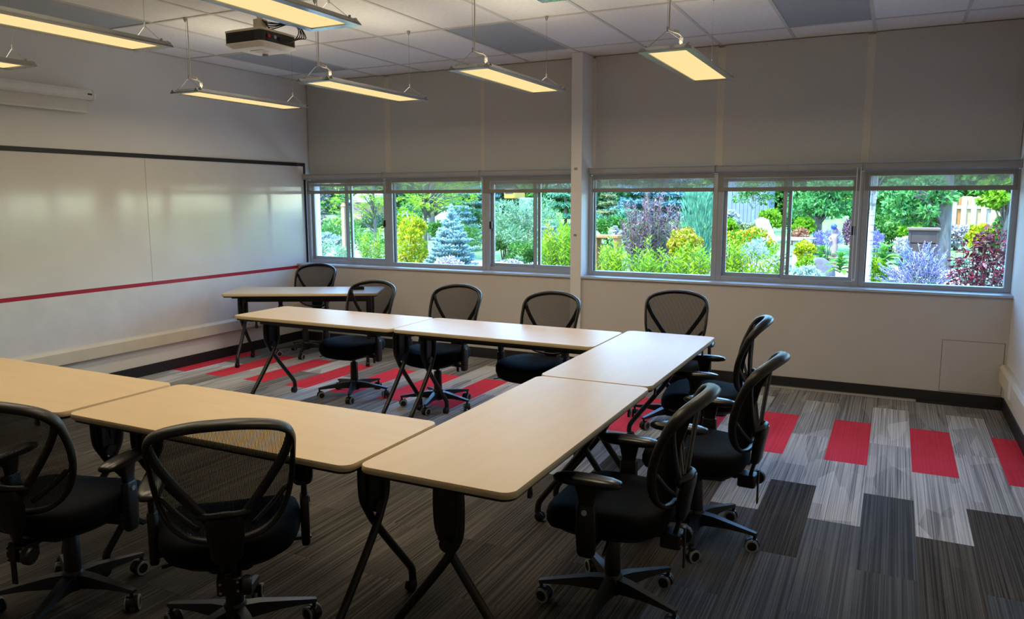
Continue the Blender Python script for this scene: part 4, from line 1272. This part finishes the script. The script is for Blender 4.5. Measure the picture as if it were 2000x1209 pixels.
# white garden armchair
ac = empty('garden_armchair', (at(1540, 15.8), 15.8, zg(15.8)), math.radians(-105))
tag(ac, 'white slatted wooden garden armchair on the pale path', 'chair')
for k in range(6):
    x = -.25 + k * .1
    MB().loft([[(x - .042 - (x * .12 if z > .5 else 0) * -1, yy, z), (x + .042 + (x * .12 if z > .5 else 0), yy, z), (x + .042 + (x * .12 if z > .5 else 0), yy - .02, z), (x - .042 + (x * .12 if z > .5 else 0), yy - .02, z)] for z, yy in ((.22, -.2), (.62, -.38), (.92 + .06 * (1 - abs(k - 2.5) / 2.5), -.52))]).build('back_slat', M_white, ac)
for k in range(6):
    t = k / 5
    MB().box(-.28, .28, -.2 + .1 * k, -.11 + .1 * k, .22 + .14 * t - .02, .22 + .14 * t).build('seat_slat', M_white, ac)
for s in (-1, 1):
    MB().box(s * .36 - .07, s * .36 + .07, -.35, .42, .55, .575, .008).build('arm', M_white, ac)
    MB().box(s * .32 - .02, s * .32 + .02, .26, .36, 0, .55).build('front_leg', M_white, ac)
    MB().loft([[(s * .30 - .02, -.55, .02), (s * .30 + .02, -.55, .02), (s * .30 + .02, -.45, .02), (s * .30 - .02, -.45, .02)], [(s * .30 - .02, .3, .3), (s * .30 + .02, .3, .3), (s * .30 + .02, .36, .36), (s * .30 - .02, .36, .36)]]).build('back_leg', M_white, ac)

# garden figure on a plinth, pale cast stone, blue ball on its shoulder
st = empty('garden_statue', (at(1634, 15.6), 15.6, zg(15.6)))
tag(st, 'pale garden statue carrying a blue ball', 'statue')
M_cast = mat('cast_stone', lin('#c0a292'), .8, col2=lin('#b09282'), nscale=10)
hz = ztop(1634, 446, 15.6)
k0 = hz / 1.16
MB().loft([[(x * r * k0, y * r * k0, z * k0) for x, y in rrect(2, 2, .5, 3)] for z, r in ((0, .16), (.06, .16), (.08, .12), (.30, .11), (.33, .14), (.36, .14))]).build('plinth', M_cast, st)
fig = [(.36, .085, 0), (.50, .075, .005), (.66, .088, .01), (.78, .070, .0), (.90, .095, -.008), (.98, .085, -.005), (1.01, .032, 0), (1.035, .03, .0), (1.06, .052, .005), (1.10, .058, .008), (1.14, .048, .006), (1.16, .015, .005)]
MB().loft([[((dx + r * math.cos(q)) * k0, r * .8 * math.sin(q) * k0, z * k0) for q in [6.283 * i / 14 for i in range(14)]] for z, r, dx in fig]).build('figure', M_cast, st, 'all')
MB().tube(smoothpath([tuple(v * k0 for v in p) for p in ((.085, 0, .95), (.13, -.03, 1.04), (.06, -.04, 1.17), (-.03, -.03, 1.22))], 4), .024 * k0, 8).build('raised_arm', M_cast, st, 'all')
MB().tube(smoothpath([tuple(v * k0 for v in p) for p in ((-.085, 0, .95), (-.13, -.04, .86), (-.06, -.08, .80))], 4), .024 * k0, 8).build('lowered_arm', M_cast, st, 'all')
MB().lathe([(.003, -.056)] + [(.056 * math.cos(q), .056 * math.sin(q)) for q in [math.radians(d) for d in range(-75, 90, 15)]] + [(.003, .056)], (-.03 * k0, -.02, 1.21 * k0), 'z', 14).build('ball', mat('blue_glaze', lin('#2a55c8'), .2), st, 'all')

boulder(1578, 1638, 502, 524, 14.4, 'grey weathered boulder left of the hosta')

def hosta(px0, px1, py0, y, n, label):
    R = rng()
    o, w = place('hosta_plant', px0, px1, y, label, 'plant', 'hostas')
    h = ztop((px0 + px1) / 2, py0, y)
    me = None
    b = MB()
    rows = []
    for i in range(7):
        t = i / 6
        wd = math.sin(math.pi * min(1, t * .92 + .06)) ** .8 * .26
        cx, cz = t, .55 * t - .75 * t * t
        rows.append([(cx, -wd, cz + .06), (cx, -wd * .5, cz + .02), (cx, 0, cz - .02), (cx, wd * .5, cz + .02), (cx, wd, cz + .06)])
    b.loft(rows, False, False)
    me = b.mesh('leaf', LM['hosta'], 'all')
    for i in range(n):
        t = i / n
        q = link('leaf', me, o, (0, 0, h * (.25 + .45 * (1 - t))), 0)
        s = w * (1.15 if t > .4 else .85) * R.uniform(.8, 1.05)
        q.scale = (s, s * .9, s)
        q.rotation_euler = (0, R.uniform(-.15, .1) - (1 - t) * .75, i * 2.4 + R.uniform(-.2, .2))
    return o
hosta(1622, 1676, 476, 13.4, 26, 'big green hosta in front of the grey weathered boulder')
hosta(1585, 1634, 468, 15.2, 20, 'green hosta behind the grey weathered boulder')
hosta(1700, 1768, 462, 14.0, 26, 'deep green hosta right of the near birch trunk')
bush('variegated_cover', 1538, 1625, 512, 560, 10.4, 'silver', 1500, .06, 'pale variegated ground cover below the white garden chair', .5, cat='plant')
bush('lime_cover', 1560, 1600, 500, 530, 11.0, 'fresh', 700, .06, 'lime ground cover left of the grey weathered boulder', .5, cat='plant')
bush('lime_cover', 1700, 1745, 498, 560, 10.6, 'fresh', 1400, .05, 'lime leafy clump at the foot of the near birch trunk', .4, cat='plant')

# dark timber planter, lime shrub
pl = empty('timber_planter', (at(1809, 14.2), 14.2, zg(14.2)))
tag(pl, 'dark timber box planter beside the thick trunk', 'planter')
M_dkwood = mat('dark_timber', lin('#4f3b2e'), .8, col2=lin('#3d2d24'), nscale=6)
zt = ztop(1809, 450, 14.2)
for k in range(4):
    MB().box(-.2, .2, -.02, .0, zt * k / 4 + .01, zt * (k + 1) / 4 - .005).build('front_board', M_dkwood, pl)
    MB().box(-.2, .2, .36, .38, zt * k / 4 + .01, zt * (k + 1) / 4 - .005).build('rear_board', M_dkwood, pl)
for s in (-1, 1):
    MB().box(s * .2 - .02, s * .2 + .02, -.03, .39, 0, zt, .004).build('side_panel', M_dkwood, pl)
MB().box(-.24, .24, -.05, .41, zt, zt + .035, .005).build('rim', mat('rim_timber', lin('#7d644c'), .8), pl)
bush('lime_shrub', 1890, 1945, 432, 472, 13.4, 'yellow', 1400, .06, 'lime yellow shrub in front of the cedar fence')
bush('white_cover', 1745, 1796, 460, 490, 16.0, 'white', 700, .05, 'white ground cover left of the timber planter', .6, cat='plant')

# russian sage: arching silver stems with lavender flower spikes
R_ = rng()
rs_, rw = place('russian_sage', 1715, 1885, 9.7, 'lavender russian sage with arching silver stems in the last window')
b = MB(); CC, DD, FC, FD = [], [], [], []
for i in range(150):
    a = R_.uniform(0, 6.283); q = R_.uniform(.25, 1.0)
    h = ztop(1800, 462, 9.7) * R_.uniform(.65, 1.0) * (1 - .35 * q * q)
    p0 = np.array([R_.normal() * .08 + .08, R_.normal() * .05, 0]); p2 = np.array([math.cos(a) * q * rw * 1.05, math.sin(a) * q * rw * .6, h])
    p1 = p0 * .5 + p2 * .5 + np.array([-.12 * math.cos(a) * q, 0, h * .22])
    t = np.linspace(0, 1, 7)[:, None]
    P = (1 - t) ** 2 * p0 + 2 * t * (1 - t) * p1 + t * t * p2
    b.tube(list(P), [.005 - .0005 * k for k in range(7)], 4)
    t = R_.uniform(.5, 1, 26)[:, None]
    P = (1 - t) ** 2 * p0 + 2 * t * (1 - t) * p1 + t * t * p2
    FC.append(P + R_.normal(size=P.shape) * .009); FD.append(R_.normal(size=P.shape))
    t = R_.uniform(.1, .6, 16)[:, None]
    P = (1 - t) ** 2 * p0 + 2 * t * (1 - t) * p1 + t * t * p2
    CC.append(P + R_.normal(size=P.shape) * .02); DD.append(R_.normal(size=P.shape) + np.array([0, 0, .6]))
b.build('stems', LM['silver'], rs_, 'all')
quads('flowers', leaves(np.concatenate(FC), np.concatenate(FD), .024, .7, R_), LM['lav'], rs_)
quads('foliage', leaves(np.concatenate(CC), np.concatenate(DD), .05, .2, R_), LM['silver'], rs_)

# red-leaved shrub close to the glass: every large leaf its own piece
R_ = rng()
yr = 9.0
rd, rw = place('plum_shrub', 1848, 2000, yr, 'dark plum-red shrub with drooping leaves at the right end of the last window')
lb = MB()
rows = []
for i in range(6):
    t = i / 5
    wd = math.sin(math.pi * min(1, t * .94 + .04)) * .17
    rows.append([(t, -wd, -.28 * t * t + .05), (t, 0, -.28 * t * t), (t, wd, -.28 * t * t + .05)])
lb.loft(rows, False, False)
lme = lb.mesh('leaf', LM['red'], 'all')
lme2 = lme.copy(); lme2.materials.clear(); lme2.materials.append(LM['purple'])
b = MB(); cnt = 0
H_ = ztop(1925, 420, yr)
for i in range(30):
    a = R_.uniform(0, 6.283); q = math.sqrt(R_.uniform(.02, 1))
    h = H_ * R_.uniform(.55, 1.0) * (1 - .25 * q)
    p0 = np.array([q * .3 * rw * math.cos(a), q * .2 * rw * math.sin(a), 0]); p2 = np.array([q * rw * math.cos(a), q * rw * .5 * math.sin(a), h]); p1 = (p0 + p2) / 2 + np.array([0, 0, h * .12])
    t = np.linspace(0, 1, 6)[:, None]
    P = (1 - t) ** 2 * p0 + 2 * t * (1 - t) * p1 + t * t * p2
    b.tube(list(P), [.006, .0055, .005, .004, .003, .002], 5)
    for k in range(9):
        t = .2 + .8 * k / 8
        p = (1 - t) ** 2 * p0 + 2 * t * (1 - t) * p1 + t * t * p2
        o = link('leaf', lme if R_.uniform() < .75 else lme2, rd, tuple(p))
        s = R_.uniform(.075, .12)
        o.scale = (s, s, s)
        o.rotation_euler = (R_.uniform(-.3, .3), R_.uniform(-.35, .35), R_.uniform(0, 6.283))
b.build('stems', M_twig, rd, 'all')
bush('silver_shrub', 1880, 2000, 500, 570, 9.6, 'silver', 1500, .05, 'pale silvery growth beneath the plum-red shrub', .4, cat='plant')

C_, D_ = cloud(R_, 1300, [(0, 0, H_ * .42, rw * .95, rw * .5, H_ * .42), (.1, 0, H_ * .7, rw * .6, rw * .4, H_ * .22)], -.4, .3)
quads('foliage', leaves(C_, D_, .055, .4, R_), LM['red'], rd)

# understorey closing the middle distance
fill = [(596, 705, 424, 475, 19.2, 'mid', 'beyond the leftmost pane, under the locust'), (690, 775, 416, 475, 22, 'dark', 'right behind the slim locust trunk'), (606, 668, 452, 500, 15, 'silver', 'pale, behind the willow shrub'),
        (760, 832, 398, 465, 21, 'dark', 'behind the yellow flowering shrub'), (838, 895, 428, 480, 17.9, 'mid', 'below the short trunk beside the small blue spruce'), (890, 962, 402, 468, 22.5, 'dark', 'behind the spreading juniper'),
        (948, 1030, 424, 486, 15.0, 'mid', 'low under the sage willow'), (1040, 1135, 432, 496, 15.3, 'fresh', 'between the sage willow and the white post'),
        (1158, 1240, 402, 455, 18, 'juniper', 'behind the tan spruce'), (1218, 1408, 424, 486, 15.6, 'mid', 'broad, behind the purple ninebark'),
        (1530, 1602, 402, 448, 24, 'mid', 'under the drooping tree by the meeting stile'), (1400, 1452, 428, 464, 16.2, 'fresh', 'below the white-flowering shrub'),
        (1688, 1802, 404, 474, 19.5, 'mid', 'beneath the broad leafy tree'), (1756, 1850, 432, 482, 18.4, 'fresh', 'left of the thick trunk'), (1840, 1908, 436, 486, 20.2, 'pinkish', 'pale, right of the thick trunk'), (1925, 2025, 424, 486, 16.8, 'mid', 'low before the right end of the cedar fence')]
for a, b_, c, d, y, lf, t in fill:
    bush('understorey_shrub', a, b_, c, d, y, lf, 2200, .095, 'understorey shrub ' + t, .5, group='understorey shrubs')
